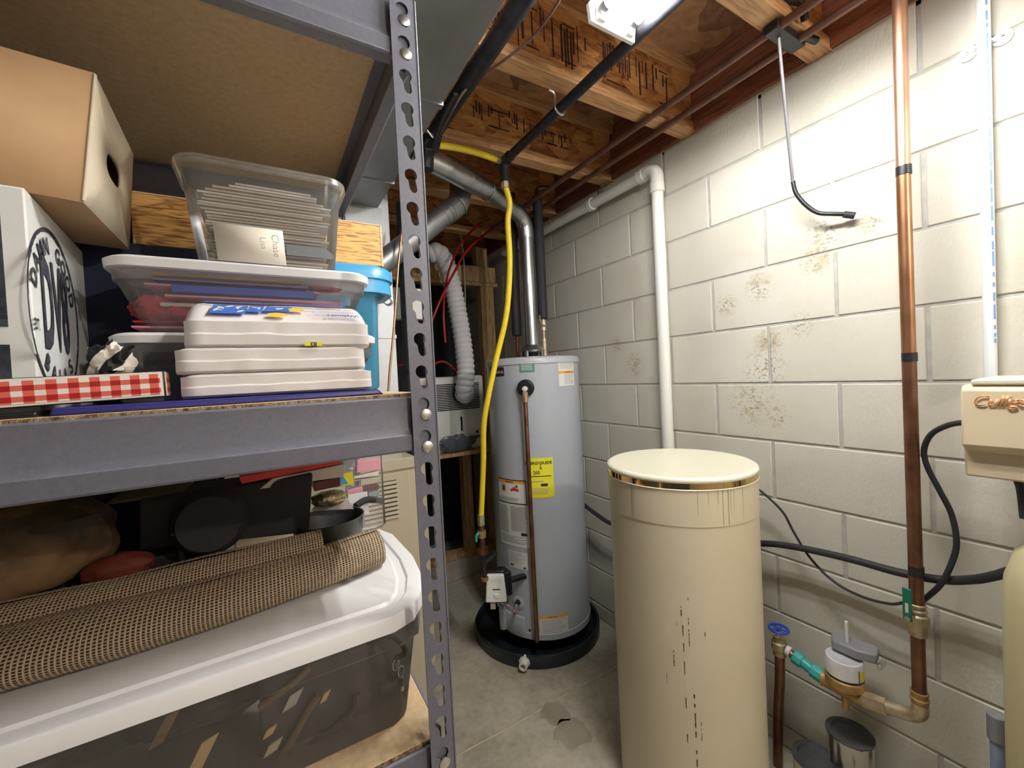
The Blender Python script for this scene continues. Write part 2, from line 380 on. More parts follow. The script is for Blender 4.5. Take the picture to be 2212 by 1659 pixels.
M['oak'] = oak_material('oak_laminate', (.74, .42, .13), (.30, .13, .03), (4, 40, 40))
M['oakedge'] = mat('oak_edge_band', (.72, .47, .27), .6)
M['manila'] = mottle('manila_envelope', (.52, .43, .34), (.60, .51, .42), 20, .7)
M['envwhite'] = mat('pale_envelope', (.66, .66, .64), .6)
M['tan'] = mat('tan_folder', (.60, .42, .18), .6)
M['pink'] = mat('pink_card', (.70, .28, .36), .6)
M['crimson'] = mat('crimson_cloth', (.42, .03, .05), .8)
M['purple'] = mat('violet_paper', (.16, .10, .28), .7)
M['zebra'] = mat('zebra_cloth', (.80, .74, .66), .8)
M['darkcloth'] = mottle('charcoal_nylon', (.030, .027, .030), (.075, .066, .070), 14, .7, bump=.4)
M['browncloth'] = mottle('brown_leather', (.12, .07, .04), (.19, .12, .07), 20, .6)
M['castiron'] = mottle('dark_cookware', (.008, .008, .010), (.013, .012, .015), 20, .75, 0)
M['skillet'] = mottle('grey_black_skillet', (.09, .09, .09), (.14, .14, .14), 12, .38, .6)
M['camo'] = mottle('mottled_brown_leather', (.04, .028, .014), (.20, .115, .05), 13, .7, bump=.6, c0=(.012, .01, .008), lo=.42, hi=.62)
M['orangeplastic'] = mat('dull_orange_plastic', (.11, .013, .006), .7)
M['goldfoil'] = mottle('crinkled_gold_foil', (.30, .24, .11), (.70, .62, .38), 60, .25, .8, bump=1)
M['weave'] = weave_material()
M['tape'] = mat('black_tape', (.015, .015, .018), .4)
M['green'] = mat('green_lever_vinyl', (.01, .17, .10), .35)
M['teal'] = mat('teal_dielectric_paint', (.04, .40, .38), .4)
M['blue'] = mat('blue_handwheel', (.03, .09, .55), .35)
M['greyplastic'] = mat('grey_plastic', (.25, .25, .27), .45)
M['silver'] = mat('satin_register_cover', (.80, .80, .85), .28, .25)
M['hosewhite'] = mat('white_ribbed_hose', (.84, .84, .90), .45)
M['redcable'] = mat('red_pex', (.36, .012, .012), .4)
M['bulb'] = mat('warm_fill_bulb', (1.0, .93, .84), .5, emit=450.0)  # glow of the added fill bulb, out of view
M['tube'] = mat('lit_fluorescent_tube', (1.0, .985, .95), .5, emit=TUBE_POWER)
M['steelcan'] = mat('tin_can', (.62, .60, .55), .3, 1)
M['canlid'] = mottle('grey_can_lid', (.07, .075, .085), (.12, .125, .14), 14, .4, .5)
M['canwhite'] = mottle('paint_streaked_can', (.12, .09, .08), (.78, .76, .70), 22, .45, stretch=(1, 1, .2), lo=.40, hi=.46)
M['cantan'] = mat('tan_paint_can', (.68, .58, .40), .4)
M['bluepipe'] = mottle('blue_grey_tube', (.10, .18, .50), (.45, .47, .50), 25, .5, stretch=(1, 1, .3))
M['conduit'] = mat('white_tube_plastic', (.78, .82, .84), .35)
M['rod'] = mat('grey_steel_rod', (.35, .35, .38), .4, .7)
M['wire'] = mat('brown_cable', (.16, .10, .08), .6)
M['beigecord'] = mat('beige_cord', (.72, .65, .52), .6)
M['mortarline'] = mat('cut_line', (.66, .58, .42), .8)
# ------------------------------------------------------------------ room shell
B = .2032; ZW = H+.930                       # block module, top of the block wall
Y0 = 1.19482; Z0 = H+.94330
W_ = MB()
for k in range(0, 13):
    zt = min(Z0-k*B, ZW+.003)-.004; zb = max(Z0-(k+1)*B, 0)+.004
    if zt-zb < .02: continue
    off = 0 if k % 2 == 0 else 1
    for j in range(-5, 8):
        ya = Y0-(2*j+off)*B+.005; yb = Y0-(2*j-2+off)*B-.005
        if ya > 3.3 or yb < -1.4: continue
        ya, yb = max(ya, -1.4), min(yb, 3.3)
        e = .0025; x0 = WALLX
        a = [(x0+e, ya, zb), (x0+e, yb, zb), (x0+e, yb, zt), (x0+e, ya, zt)]
        f = [(x0, ya+e, zb+e), (x0, yb-e, zb+e), (x0, yb-e, zt-e), (x0, ya+e, zt-e)]
        r = [(x0+.03, p[1], p[2]) for p in a]
        W_.add(a+f+r, [(4, 5, 6, 7), (0, 1, 5, 4), (1, 2, 6, 5), (2, 3, 7, 6), (3, 0, 4, 7), (8, 9, 1, 0), (9, 10, 2, 1), (10, 11, 3, 2), (11, 8, 0, 3)])
wall = W_.build('wall_right', M['block'], kind='structure', ang=20)
MB().box(WALLX+.004, WALLX+.2, -1.4, 3.3, 0, ZW).build('mortar', M['mortar'], wall)
MB().box(-2.6, 1.75, -2.2, 3.4, -.08, 0).build('floor', M['floor'], kind='structure')
MB().box(-2.6, 1.75, -2.2, 3.4, H+1.21, H+1.24).build('ceiling', M['subfloor'], kind='structure')
MB().box(-2.6, 1.7, -2.3, -2.2, 0, H+1.21).build('wall_front', M['block'], kind='structure')
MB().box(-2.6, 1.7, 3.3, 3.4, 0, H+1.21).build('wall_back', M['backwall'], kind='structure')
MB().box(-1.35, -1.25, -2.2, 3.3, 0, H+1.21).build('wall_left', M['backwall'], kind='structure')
MB().box(WALLX+.004, WALLX+.13, -1.4, 3.3, ZW-.012, ZW+.006).build('trim_1', M['foam_strip'], kind='structure')
t = MB().box(WALLX-.012, WALLX+.13, -1.4, 3.3, ZW+.006, ZW+.044); t.box(WALLX+.02, WALLX+.06, -1.4, 3.3, ZW+.044, H+1.21)
t.build('trim_2', M['sill'], kind='structure')
MB().box(.55, WALLX, 2.62, 2.78, 0, .13).build('trim_3', M['floor'], kind='structure', bev=.006)
# saw-cut joint in the slab
rnd = random.Random(4)
p = [(x_/20*2.2-.69, 1.41+rnd.uniform(-.004, .004), .0005) for x_ in range(21)]
mb = MB()
for a, b in zip(p, p[1:]): mb.add([(a[0], a[1]-.003, .001), (b[0], b[1]-.003, .001), (b[0], b[1]+.003, .001), (a[0], a[1]+.003, .001)], [(0, 1, 2, 3)])
mb.build('trim_4', M['mortarline'], kind='structure', sol=.0005)
M['damp'] = mottle('damp_stain', (.30, .275, .20), (.37, .345, .26), 8, .3)
mb = MB(); n_ = 40
for cx_, cy_, r_ in ((.93, 1.36, .06), (.93, 1.25, .07)):
    mb.add([(cx_, cy_, .0012)]+[(cx_+cos(2*pi*k/n_)*r_*(1+.35*noise.noise(Vector((cos(2*pi*k/n_)*2, sin(2*pi*k/n_)*2, cx_+r_*9)))), cy_+sin(2*pi*k/n_)*r_*(1+.35*noise.noise(Vector((cos(2*pi*k/n_)*2, sin(2*pi*k/n_)*2, 3+r_*9)))), .0012) for k in range(n_)], [(0, 1+k, 1+(k+1) % n_) for k in range(n_)])
tag(mb.build('damp_patch', M['damp']), 'dark damp patch on the concrete floor in front of the water heater', 'stain')
# floor joists: flanges with an oriented-strand web between them
M['woodink'] = mat('purple_brown_stamp', (.055, .022, .018), .8)
GJ = 'wooden floor joists overhead'
jl = {-1: None}
jy = [-.765, -.308, .149, .606, 1.066, 1.523, 1.98, 2.437, 2.894]
names = {0: 'wooden floor joist fourth nearest behind the viewer overhead', 1: 'wooden floor joist above the near end of the tube light',
 2: 'wooden floor joist crossing above the middle of the tube light', 3: 'pale-flanged wooden floor joist crossed by the bent steel rod near the top edge',
 4: 'wooden floor joist carrying the pipe strap, with the long bar-code print on its web', 5: 'wooden floor joist directly above the yellow tubing elbow, with printed web',
 6: 'shadowed wooden floor joist above the galvanised flue bend', 7: 'shadowed wooden floor joist above the stud frame', 8: 'farthest shadowed wooden floor joist at the back'}
def print_marks(jst, y, x0, x1, z0, z1, seed):
    r = random.Random(seed); mb = MB(); x = x0
    while x < x1:
        h_ = r.choice([.35, .6, 1, .8]); wd = r.choice([.003, .0045, .007]); zc = z1-(z1-z0)*r.uniform(0, .25)
        mb.box(x, x+wd, y-.0058, y-.0046, zc-(z1-z0)*h_*.8, zc); x += wd+r.choice([.004, .007, .012, .03])
    for k in range(3):
        xx = r.uniform(x0, x1-.06); mb.box(xx, xx+.05, y-.0058, y-.0046, z0+.01, z0+.014); mb.box(xx, xx+.05, y-.0058, y-.0046, z1-.02, z1-.016)
    mb.build('printed_marks', M['woodink'], jst)
for i, y in enumerate(jy):
    j = thing('floor_joist', names[i] if i else 'wooden floor joist farthest toward the near room above the tube light', 'joist', (.3, y, H+.93), GJ)
    MB().box(-1.25, WALLX+.015, y-.032, y+.032, H+.931, H+.969).build('bottom_flange', M['flange'], j, bev=.003)
    MB().box(-1.25, WALLX+.015, y-.0045, y+.0045, H+.969, H+1.172).build('web', M['osb'], j)
    MB().box(-1.25, WALLX+.015, y-.032, y+.032, H+1.172, H+1.209).build('top_flange', M['flange'], j)
    if i == 4: print_marks(j, y, .60, .98, H+1.00, H+1.15, 3); print_marks(j, y, 1.06, 1.42, H+1.00, H+1.15, 5)
    if i == 5: print_marks(j, y, .78, 1.06, H+1.03, H+1.13, 8); print_marks(j, y, 1.12, 1.3, H+1.03, H+1.11, 9)
    if i == 3: print_marks(j, y, .62, .80, H+1.02, H+1.13, 12)
# ------------------------------------------------------------------ fluorescent light
light0 = t = thing('fluorescent_light', 'white two-tube fluorescent shop light under the joists, lit', 'light', (.795, .44, H+.93))
LY0, LY1, LX0, LX1, LZ = .13, .755, .720, .872, H+.93
sec = lambda y: [(LX0, y, LZ-.030), (LX0+.03, y, LZ-.001), (LX1-.03, y, LZ-.001), (LX1, y, LZ-.030)]
mb = MB()
for a, b in ((0, 1), (1, 2), (2, 3)):
    p0, p1 = sec(LY0), sec(LY1); mb.add([p0[a], p0[b], p1[b], p1[a]], [(0, 1, 2, 3)])
mb.build('reflector', M['lampwhite'], t, sol=.0015)
MB().prism([(.765, LY0, LZ-.004), (.775, LY0, LZ-.045), (.817, LY0, LZ-.045), (.827, LY0, LZ-.004)], (0, LY1-LY0, 0)).build('ballast_cover', M['lampwhite'], t)
for y, d in ((LY1, .012), (LY0-.012, .012)):
    MB().prism([(LX0-.004, y, LZ-.040), (LX0+.028, y, LZ), (LX1-.028, y, LZ), (LX1+.004, y, LZ-.040), (LX1-.002, y, LZ-.082), (LX0+.002, y, LZ-.082)], (0, d, 0)).build('end_plate', M['lampwhite'], t, bev=.002)
for x in (.748, .844):
    MB().cyl((x, LY0+.03, LZ-.055), (x, LY1-.03, LZ-.055), .0128, 20).build('tube', M['tube'], t)
    for y0, y1 in ((LY0+.004, LY0+.032), (LY1-.032, LY1-.004)):
        MB().cyl((x, y0, LZ-.055), (x, y1, LZ-.055), .0138, 20).build('tube_cap', M['galv'], t)
    for y0, y1 in ((LY0, LY0+.012), (LY1-.012, LY1)):
        MB().box(x-.012, x+.012, y0, y1, LZ-.078, LZ-.03).build('lamp_holder', M['lampwhite'], t, bev=.002)
# added fill bulb, unseen behind the viewer, to brighten the lower wall and floor
t = thing('fill_bulb_lampholder', 'added bare warm fill bulb in a white ceiling lampholder, unseen behind the viewer', 'light', (1.1, -1.25, H+.84))
MB().lathe([(0, .09), (.055, .09), (.055, .07), (.03, .05), (.022, .035), (0, .035)], (1.1, -1.25, H+.84), 32).build('lampholder', M['lampwhite'], t)
MB().lathe([(0, -.06), (.015, -.057), (.030, -.038), (.033, -.022), (.028, .0), (.014, .022), (.012, .036)], (1.1, -1.25, H+.84), 32).build('fill_light_bulb', M['bulb'], t)
# ------------------------------------------------------------------ ducts and pipes under the joists
t = thing('trunk_duct', 'large dull sheet-metal trunk duct under the joists above the grey rack', 'duct', (.17, .6, H+.74))
MB().box(-.12, .447, -1.2, 1.83, H+.742, H+.925).build('duct_body', M['galvdull'], t, bev=.002)
for y in (.55, 1.05, 1.55): MB().box(-.124, .451, y, y+.02, H+.738, H+.928).build('drive_cleat', M['galvdull'], t)
mb = MB(); mb.tube([(.45, 1.18, H+.742), (.47, 1.19, H+.73), (.475, 1.2, H+.745), (.46, 1.22, H+.76)], .002, 6, smooth=4)
mb.build('hanger_wire', M['rivet'], t)
pl = thing('furnace_plenum', 'pale sheet-metal plenum rising from the beige furnace behind the rack', 'plenum', (.2, 2.0, H-.3))
MB().box(-.12, .50, 1.83, 2.3, H-.31, H+.925).build('plenum_body', M['plenum'], pl, bev=.002)
MB().box(-.123, .503, 1.825, 2.3, H+.19, H+.205).build('seam', M['plenum'], pl)
MB().box(-.122, .462, 1.80, 1.83, H+.64, H+.742).build('collar', M['galvdull'], pl)
fn_ = thing('furnace', 'beige steel furnace cabinet with louvred door, seen behind the rack', 'furnace', (.2, 1.95, 0))
FT = at(893, 985, 'y', 1.7).z
MB().box(-.15, .515, 1.7, 2.3, 0, FT).build('cabinet', M['furnace'], fn_, bev=.004)
MB().box(-.12, .488, 1.692, 1.70, .05, FT-.055).build('door_panel', M['furnace'], fn_, bev=.003)
MB().box(-.15, .522, 1.688, 1.70, FT-.045, FT).build('top_rail', M['furnace'], fn_, bev=.003)
for k in range(9):
    z = FT-.088-.0175*k
    MB().prism([(.30, 1.6925, z), (.30, 1.682, z-.008), (.30, 1.6925, z-.010)], (.135, 0, 0)).build('louvre', M['furnace'], fn_)
    MB().box(.30, .432, 1.6915, 1.6925, z+.001, z+.004).build('louvre_gap', M['dark'], fn_)
MB().box(.580, .635, 1.93, 1.97, 0, H-.33).build('filter_rack', M['furnace'], fn_, bev=.003)
# vent pipe rising from behind the furnace
t = thing('furnace_vent_pipe', 'dull grey round vent pipe slanting up behind the rack post', 'pipe', (.5, 1.75, H+.4))
MB().tube([(.25, 1.75, H+.335), (.76, 1.765, H+.765)], .047, 24).build('pipe_run', M['galvdull'], t)
MB().tube([(.755, 1.765, H+.76), (.80, 1.77, H+.80), (.825, 1.78, H+.85), (.83, 1.785, H+.93)], .050, 24, smooth=2).build('elbow', M['galvdull'], t, ang=15)
mb = MB()
for s_ in (.72, .745, .80): mb.tube([(s_, 1.765, H+.765-(.76-s_)*.84-.001), (s_+.006, 1.765, H+.765-(.754-s_)*.84)], .0505, 24)
mb.build('bead', M['galvdull'], t)
# water heater flue
HX, HY, HR = 1.232, 1.858, .247
t = thing('heater_flue', 'shiny galvanised flue rising from the water heater and bending left under the joists', 'pipe', (HX, HY, H+.10))
MB().cyl((HX+.003, HY, H+.12), (HX+.003, HY, H+.74), .0385, 28).build('riser', M['galv'], t)
MB().tube([(HX+.003, HY, H+.73), (HX-.005, HY-.005, H+.79), (HX-.04, HY-.02, H+.835), (HX-.10, HY-.045, H+.855)], .0415, 24, smooth=2).build('elbow', M['galv'], t, ang=12)
MB().tube([(HX-.09, HY-.042, H+.852), (.92, 1.695, H+.868)], .0385, 24).build('branch', M['galv'], t)
MB().tube([(.935, 1.70, H+.867), (.62, 1.565, H+.862), (.50, 1.52, H+.862)], .046, 24).build('vent_connector', M['galv'], t)
for x in (.93, .80, .68): MB().tube([(x, 1.565+(x-.62)*.43, H+.865), (x-.009, 1.565+(x-.629)*.43, H+.865)], .0485, 24).build('crimp_ring', M['galv'], t)
# black gas main
t = thing('gas_pipe', 'thin black iron gas pipe strapped under the joists beside the tube light', 'pipe', (.89, .4, H+.86))
gx = .892
MB().cyl((gx+.012, -1.3, H+.885), (gx, 1.44, H+.885), .0168, 20).build('pipe_run', M['blackpipe'], t)
MB().cyl((gx, 1.43, H+.885), (gx, 1.52, H+.885), .021, 20).build('tee', M['blackpipe'], t)
MB().tube([(gx, 1.48, H+.885), (gx, 1.48, H+.80)], .020, 20).build('drop', M['blackpipe'], t)
MB().cyl((gx, 1.48, H+.802), (gx, 1.48, H+.775), .017, 6).build('fitting', M['brass'], t)
MB().cyl((gx-.01, 1.48, H+.885), (gx-.04, 1.478, H+.885), .014, 6).build('hex_nipple', M['brass'], t)
mb = MB(); mb.tube([(gx-.045, 1.10, H+.932), (gx-.022, 1.10, H+.925), (gx-.020, 1.10, H+.88), (gx, 1.10, H+.864), (gx+.020, 1.10, H+.88), (gx+.022, 1.10, H+.928)], .004, 8, smooth=4)
mb.build('pipe_strap', M['galv'], t)
# second gas line, big and near the duct
t = thing('drain_pipe', 'thick black pipe running beside the trunk duct under the joists', 'pipe', (.57, .4, H+.88))
MB().cyl((.585, -1.3, H+.90), (.572, 1.46, H+.895), .026, 24).build('pipe_run', M['blackpipe'], t)
MB().tube([(.572, 1.44, H+.895), (.57, 1.50, H+.88), (.565, 1.515, H+.80)], .028, 20, smooth=4).build('elbow', M['blackpipe'], t)
pw = [at(1222, -20, 'z', H+.91), at(1160, 70, 'z', H+.91), at(1100, 122, 'z', H+.90), at(1040, 165, 'z', H+.895), at(1005, 195, 'z', H+.87), at(985, 225, 'z', H+.85), at(965, 262, 'z', H+.85), at(945, 300, 'z', H+.85)]
tag(MB().tube(pw, .0035, 8, smooth=5).build('cable', M['wire']), 'thin brown cable sagging across the thick black pipe under the joists', 'cable')
pw = [at(990, 205, 'z', H+.86), at(955, 275, 'z', H+.84), at(942, 330, 'z', H+.83)]
for k in range(3):
    q = [p_+Vector((.012*k-.01, .01*k, .01*k)) for p_ in pw]
    tag(MB().tube(q, .006, 8, smooth=4).build('cable', M['blackrubber']), ['black cable of the bundle by the rack post, nearest the post', 'black cable in the middle of the bundle by the rack post', 'black cable of the bundle by the rack post, farthest from the post'][k], 'cable', 'black cables bundled by the rack post')
# yellow flexible gas tubing, two lengths
pw = [(.585, 1.46, H+.87), (.66, 1.47, H+.885), (.76, 1.475, H+.89), (gx-.035, 1.478, H+.885)]
t = thing('yellow_gas_tube', 'short yellow gas tube running under the joists to the black tee', 'tube', (.7, 1.47, H+.87))
MB().tube(pw, .0125, 16, smooth=8).build('tubing', M['yellow'], t)
t = thing('yellow_gas_tube', 'long yellow gas tube hanging from the black tee beside the water heater', 'tube', (.83, 1.6, H-.6))
pw = [(gx, 1.48, H+.785), (.915, 1.49, H+.72)]+[at(a, b, 'y', y) for a, b, y in ((1097, 480, 1.50), (1101, 560, 1.52), (1098, 640, 1.54), (1090, 700, 1.56), (1072, 775, 1.585), (1054, 860, 1.61), (1045, 920, 1.64), (1044, 1000, 1.67), (1040, 1100, 1.70), (1039, 1118, 1.70))]
MB().tube(pw, .0125, 16, smooth=6).build('tubing', M['yellow'], t)
p = pw[-1]
MB().cyl(p+Vector((0, 0, .012)), p-Vector((0, 0, .035)), .016, 6).build('brass_nut', M['brass'], t)
# gas cock and drip leg below the yellow tube
t = thing('gas_drop', 'bronze and iron gas shut-off and drip leg left of the water heater', 'pipe', (p.x, p.y, H-.86))
MB().cyl((p.x, p.y, p.z-.035), (p.x, p.y, p.z-.14), .0125, 16).build('valve_body', M['copperdark'], t)
MB().cyl((p.x, p.y, p.z-.06), (p.x, p.y, p.z-.09), .020, 8).build('valve_collar', M['bronze'], t)
MB().tube([(p.x, p.y, p.z-.07), (p.x-.03, p.y-.01, p.z-.068), (p.x-.034, p.y-.01, p.z-.098)], .006, 10, smooth=3).build('handle', M['teal'], t)
MB().cyl((p.x, p.y, p.z-.14), (p.x, p.y, p.z-.165), .024, 8).build('union', M['copperdark'], t)
MB().cyl((p.x, p.y, p.z-.165), (p.x+.003, p.y, p.z-.285), .010, 14).build('nipple', M['blackpipe'], t)
MB().cyl((p.x+.003, p.y, p.z-.275), (p.x+.003, p.y, p.z-.29), .017, 12).build('end_cap', M['bronze'], t)
MB().cyl((p.x, p.y, p.z-.215), (p.x+.10, p.y+.07, p.z-.215), .010, 14).build('branch', M['blackpipe'], t)
# insulated water lines into the heater
t = thing('hot_water_line', 'black insulated water line on the right of the heater flue, with brass valve', 'pipe', (1.305, 1.84, H+.1))
MB().cyl((1.305, 1.84, H+.30), (1.305, 1.84, H+.955), .0265, 20).build('insulation', M['foamtube'], t, bev=.002)
MB().cyl((1.305, 1.84, H+.31), (1.305, 1.84, H+.05), .009, 14).build('copper_pipe', M['brass'], t)
MB().cyl((1.305, 1.84, H+.29), (1.305, 1.84, H+.235), .017, 8).build('valve_body', M['brass'], t)
MB().tube([(1.305, 1.825, H+.26), (1.275, 1.81, H+.265), (1.262, 1.805, H+.285), (1.255, 1.80, H+.31)], .0045, 8, smooth=3).build('valve_lever', M['brass'], t)
MB().cyl((1.305, 1.84, H+.19), (1.305, 1.84, H+.10), .015, 8).build('union', M['brass'], t)
MB().cyl((1.305, 1.84, H+.10), (1.305, 1.84, H+.05), .011, 12).build('steel_nipple', M['galv'], t)
MB().tube([(1.305, 1.84, H+.94), (1.305, 1.84, H+.985), (1.32, 1.83, H+1.0), (1.37, 1.80, H+1.0)], .012, 12, smooth=4).build('elbow', M['copperdark'], t)
t = thing('cold_water_line', 'black insulated water line on the left of the heater flue', 'pipe', (1.225, 1.96, H+.1))
MB().cyl((1.205, 1.955, H+.22), (1.21, 1.955, H+1.0), .0265, 20).build('insulation', M['foamtube'], t, bev=.002)
MB().cyl((1.205, 1.955, H+.24), (1.205, 1.955, H+.05), .009, 14).build('copper_pipe', M['copperdark'], t)
# copper lines under the joists beside the sill
pn = ['left one of the two dark copper lines under the joist ends by the block wall', 'right one of the two dark copper lines under the joist ends, nearest the block wall']
for k, (x, z) in enumerate(((1.250, .917), (1.352, .917))):
    tag(MB().cyl((x, -1.3, H+z), (x+.01, 2.3, H+z), .0115, 14).build('copper_line', M['dullcopper']), pn[k], 'pipe', 'dark copper lines under the joist ends')
# white drain pipe
t = thing('pvc_drain', 'white PVC drain pipe down the block wall with an elbow under the joists', 'pipe', (1.455, 1.19, 0))
px_ = 1.470; pr_ = .0245
MB().cyl((px_, 1.192, 0), (px_, 1.192, H+.80), pr_, 28).build('riser', M['pvc'], t)
MB().tube([(px_, 1.192, H+.775), (px_, 1.192, H+.815), (px_, 1.205, H+.838), (px_, 1.232, H+.848), (px_, 1.262, H+.848)], .0285, 28, smooth=4).build('elbow', M['pvc'], t, ang=60)
MB().cyl((px_, 1.192, H+.745), (px_, 1.192, H+.785), .0305, 28).build('hub', M['pvc'], t, bev=.002)
MB().cyl((px_, 1.252, H+.848), (px_, 1.285, H+.848), .0305, 28).build('hub', M['pvc'], t, bev=.002)
MB().cyl((px_, 1.27, H+.848), (px_, 2.5, H+.858), pr_, 28).build('horizontal_run', M['pvc'], t)
MB().cyl((px_, 1.585, H+.85), (px_, 1.61, H+.85), .0315, 28).build('coupling', M['pvc'], t, bev=.002)
MB().cyl((px_, 1.615, H+.85), (px_, 1.625, H+.85), .029, 28).build('coupling_lip', M['pvc'], t)
mb = MB().box(px_-.008, px_+.008, 1.518, 1.520, H+.875, H+.99)
mb.build('hanger_strap', M['galv'], t)
# bent steel rod with hanger block
t = thing('bent_steel_rod', 'bent grey steel rod hanging from the joists with a black capped end by the wall', 'rod', (1.30, .6, H+.9))
a = at(1680, 62, 'z', H+.925)
pts = [a+Vector((-.03, .005, .04)), a, at(1700, 300, 'x', 1.44), at(1713, 395, 'x', 1.46)]
MB().tube([a+Vector((0, 0, .02)), a, at(1697, 240, 'x', 1.38), at(1713, 396, 'x', 1.44)], .0048, 12).build('rod', M['rod'], t)
b_ = [at(1713, 392, 'x', 1.44), at(1720, 418, 'x', 1.445), at(1742, 444, 'x', 1.455), at(1768, 460, 'x', 1.465), at(1800, 462, 'x', 1.475), at(1830, 463, 'x', 1.487)]
MB().tube(b_, .0062, 12, smooth=4).build('lower_bend', M['blackplastic'], t)
MB().cyl(at(1822, 463, 'x', 1.484), at(1847, 466, 'x', 1.495), .0095, 14).build('rubber_cap', M['blackrubber'], t, bev=.002)
MB().box(1.235, 1.385, .585, .625, H+.905, H+.930).build('hanger_block', M['blackplastic'], t, bev=.004)
MB().tube([a+Vector((-.02, .02, .03)), a+Vector((-.005, -.02, .05)), a+Vector((.02, -.05, .04)), a+Vector((.04, -.05, .0))], .010, 10, smooth=4).build('hook', M['blackplastic'], t)
MB().cyl(a+Vector((.09, -.02, 0)), a+Vector((.15, -.03, .0)), .010, 12).build('peg', M['blackplastic'], t)
# wall conduit with strap
t = thing('wall_tube', 'white and blue printed plastic tube strapped up the block wall at the right', 'pipe', (1.497, .268, H-.06))
MB().cyl((1.500, .270, H-.07), (1.500, .264, H+1.2), .0115, 20).build('tube_run', M['conduit'], t)
mb = MB(); rr = random.Random(2); z = H+.02
while z < H+.9:
    l_ = rr.choice([.01, .02, .035]); mb.box(1.4893, 1.4905, .2575, .2605, z, z+l_); z += l_+rr.choice([.004, .008, .014])
mb.build('blue_printing', mat('faded_blue_print', (.16, .30, .62), .5), t)
zs = at(2128, 92, 'x', 1.5).z
MB().tube([(1.514, .235, zs-.002), (1.512, .252, zs), (1.500, .2535, zs), (1.4875, .266, zs), (1.500, .279, zs), (1.512, .281, zs), (1.514, .30, zs)], .003, 8, smooth=4).build('strap', M['conduit'], t)
for y in (.24, .296):
    MB().lathe([(0, 0), (.017, 0), (.017, .003), (.0, .004)], (1.5175, y, zs), 20, (-1, 0, 0)).build('strap_lug', M['conduit'], t)
    MB().lathe([(0, .004), (.005, .004), (.0, .006)], (1.5175, y, zs), 12, (-1, 0, 0)).build('screw', M['rivet'], t)
# ------------------------------------------------------------------ water heater in its pan
HB = H-1.365+.075                  # underside of the tank
HT = H+.084
t = thing('heater_pan', 'round black drip pan under the grey water heater', 'pan', (1.196, 1.882, 0))
MB().lathe([(0, .004), (.30, .004), (.318, .008), (.318, .052), (.322, .058), (.332, .058), (.336, .050), (.334, .0), (0, .0)], (1.196, 1.882, .001), 96).build('pan_body', M['pan'], t)
d = (at(1135, 1425, 'z', .03)-Vector((1.196, 1.882, .03))); d.z = 0; d.normalize(); c0 = Vector((1.196, 1.882, .034))+d*.325
MB().lathe([(.012, .008), (.012, .046), (.019, .046), (.021, .040), (.021, .0), (.012, .0)], c0, 24, tuple(d)).build('drain_fitting', M['pvc'], t)
MB().cyl(c0-d*.004, c0+d*.012, .027, 8).build('drain_nut', M['pvc'], t)
wh = thing('water_heater', 'tall grey gas water heater standing in the black pan', 'water heater', (HX, HY, .01))
hc = lambda r, a, z: (HX+r*cos(a), HY+r*sin(a), z)
MB().lathe([(0, HB), (HR, HB), (HR, HB+.028), (HR-.003, HB+.03), (HR-.003, HT-.031), (HR, HT-.030), (HR+.0015, HT-.008), (HR-.004, HT), (HR-.02, HT+.004), (0, HT+.008)], (HX, HY, 0), 128).build('tank_jacket', M['tank'], wh, ang=25)
MB().lathe([(HR-.0005, HT-.032), (HR+.0018, HT-.031), (HR+.0018, HT-.009), (HR-.003, HT-.001), (HR-.02, HT+.0045)], (HX, HY, 0), 128).build('top_cap', M['tankcap'], wh, ang=40)
for a in (0.4, 2.4, 4.4): MB().cyl(hc(HR-.06, a, .005), hc(HR-.06, a, HB+.001), .02, 12).build('foot', M['dark'], wh)
MB().lathe([(HR-.05, HB-.02), (HR-.03, HB-.02), (HR-.03, HB+.002), (HR-.05, HB+.002)], (HX, HY, 0), 64).build('base_ring', M['dark'], wh)
for px, py in ((1061, 776), (1138, 771), (1224, 765), (1252, 766)):
    a, z = on_cyl(px, py, HX, HY, HR+.002); MB().lathe([(0, 0), (.0035, 0), (.002, .002), (0, .0025)], hc(HR+.001, a, z), 10, (cos(a), sin(a), 0)).build('cap_screw', M['rivet'], wh)
# draft hood
mb = MB().lathe([(.039, .075), (.045, .072), (.068, .045), (.068, .042), (.05, .044)], (HX+.003, HY, HT), 40); mb.build('draft_hood', M['galv'], wh)
mb = MB()
for k in range(4):
    a = .5+k*pi/2; p = Vector((HX+.003+.058*cos(a), HY+.058*sin(a), HT)); mb.box(p.x-.006, p.x+.006, p.y-.006, p.y+.006, HT+.003, HT+.046)
mb.build('hood_leg', M['galv'], wh)
MB().lathe([(.03, 0), (.03, .04), (.0, .04)], (HX+.003, HY, HT+.004), 24).build('flue_baffle', M['dark'], wh)
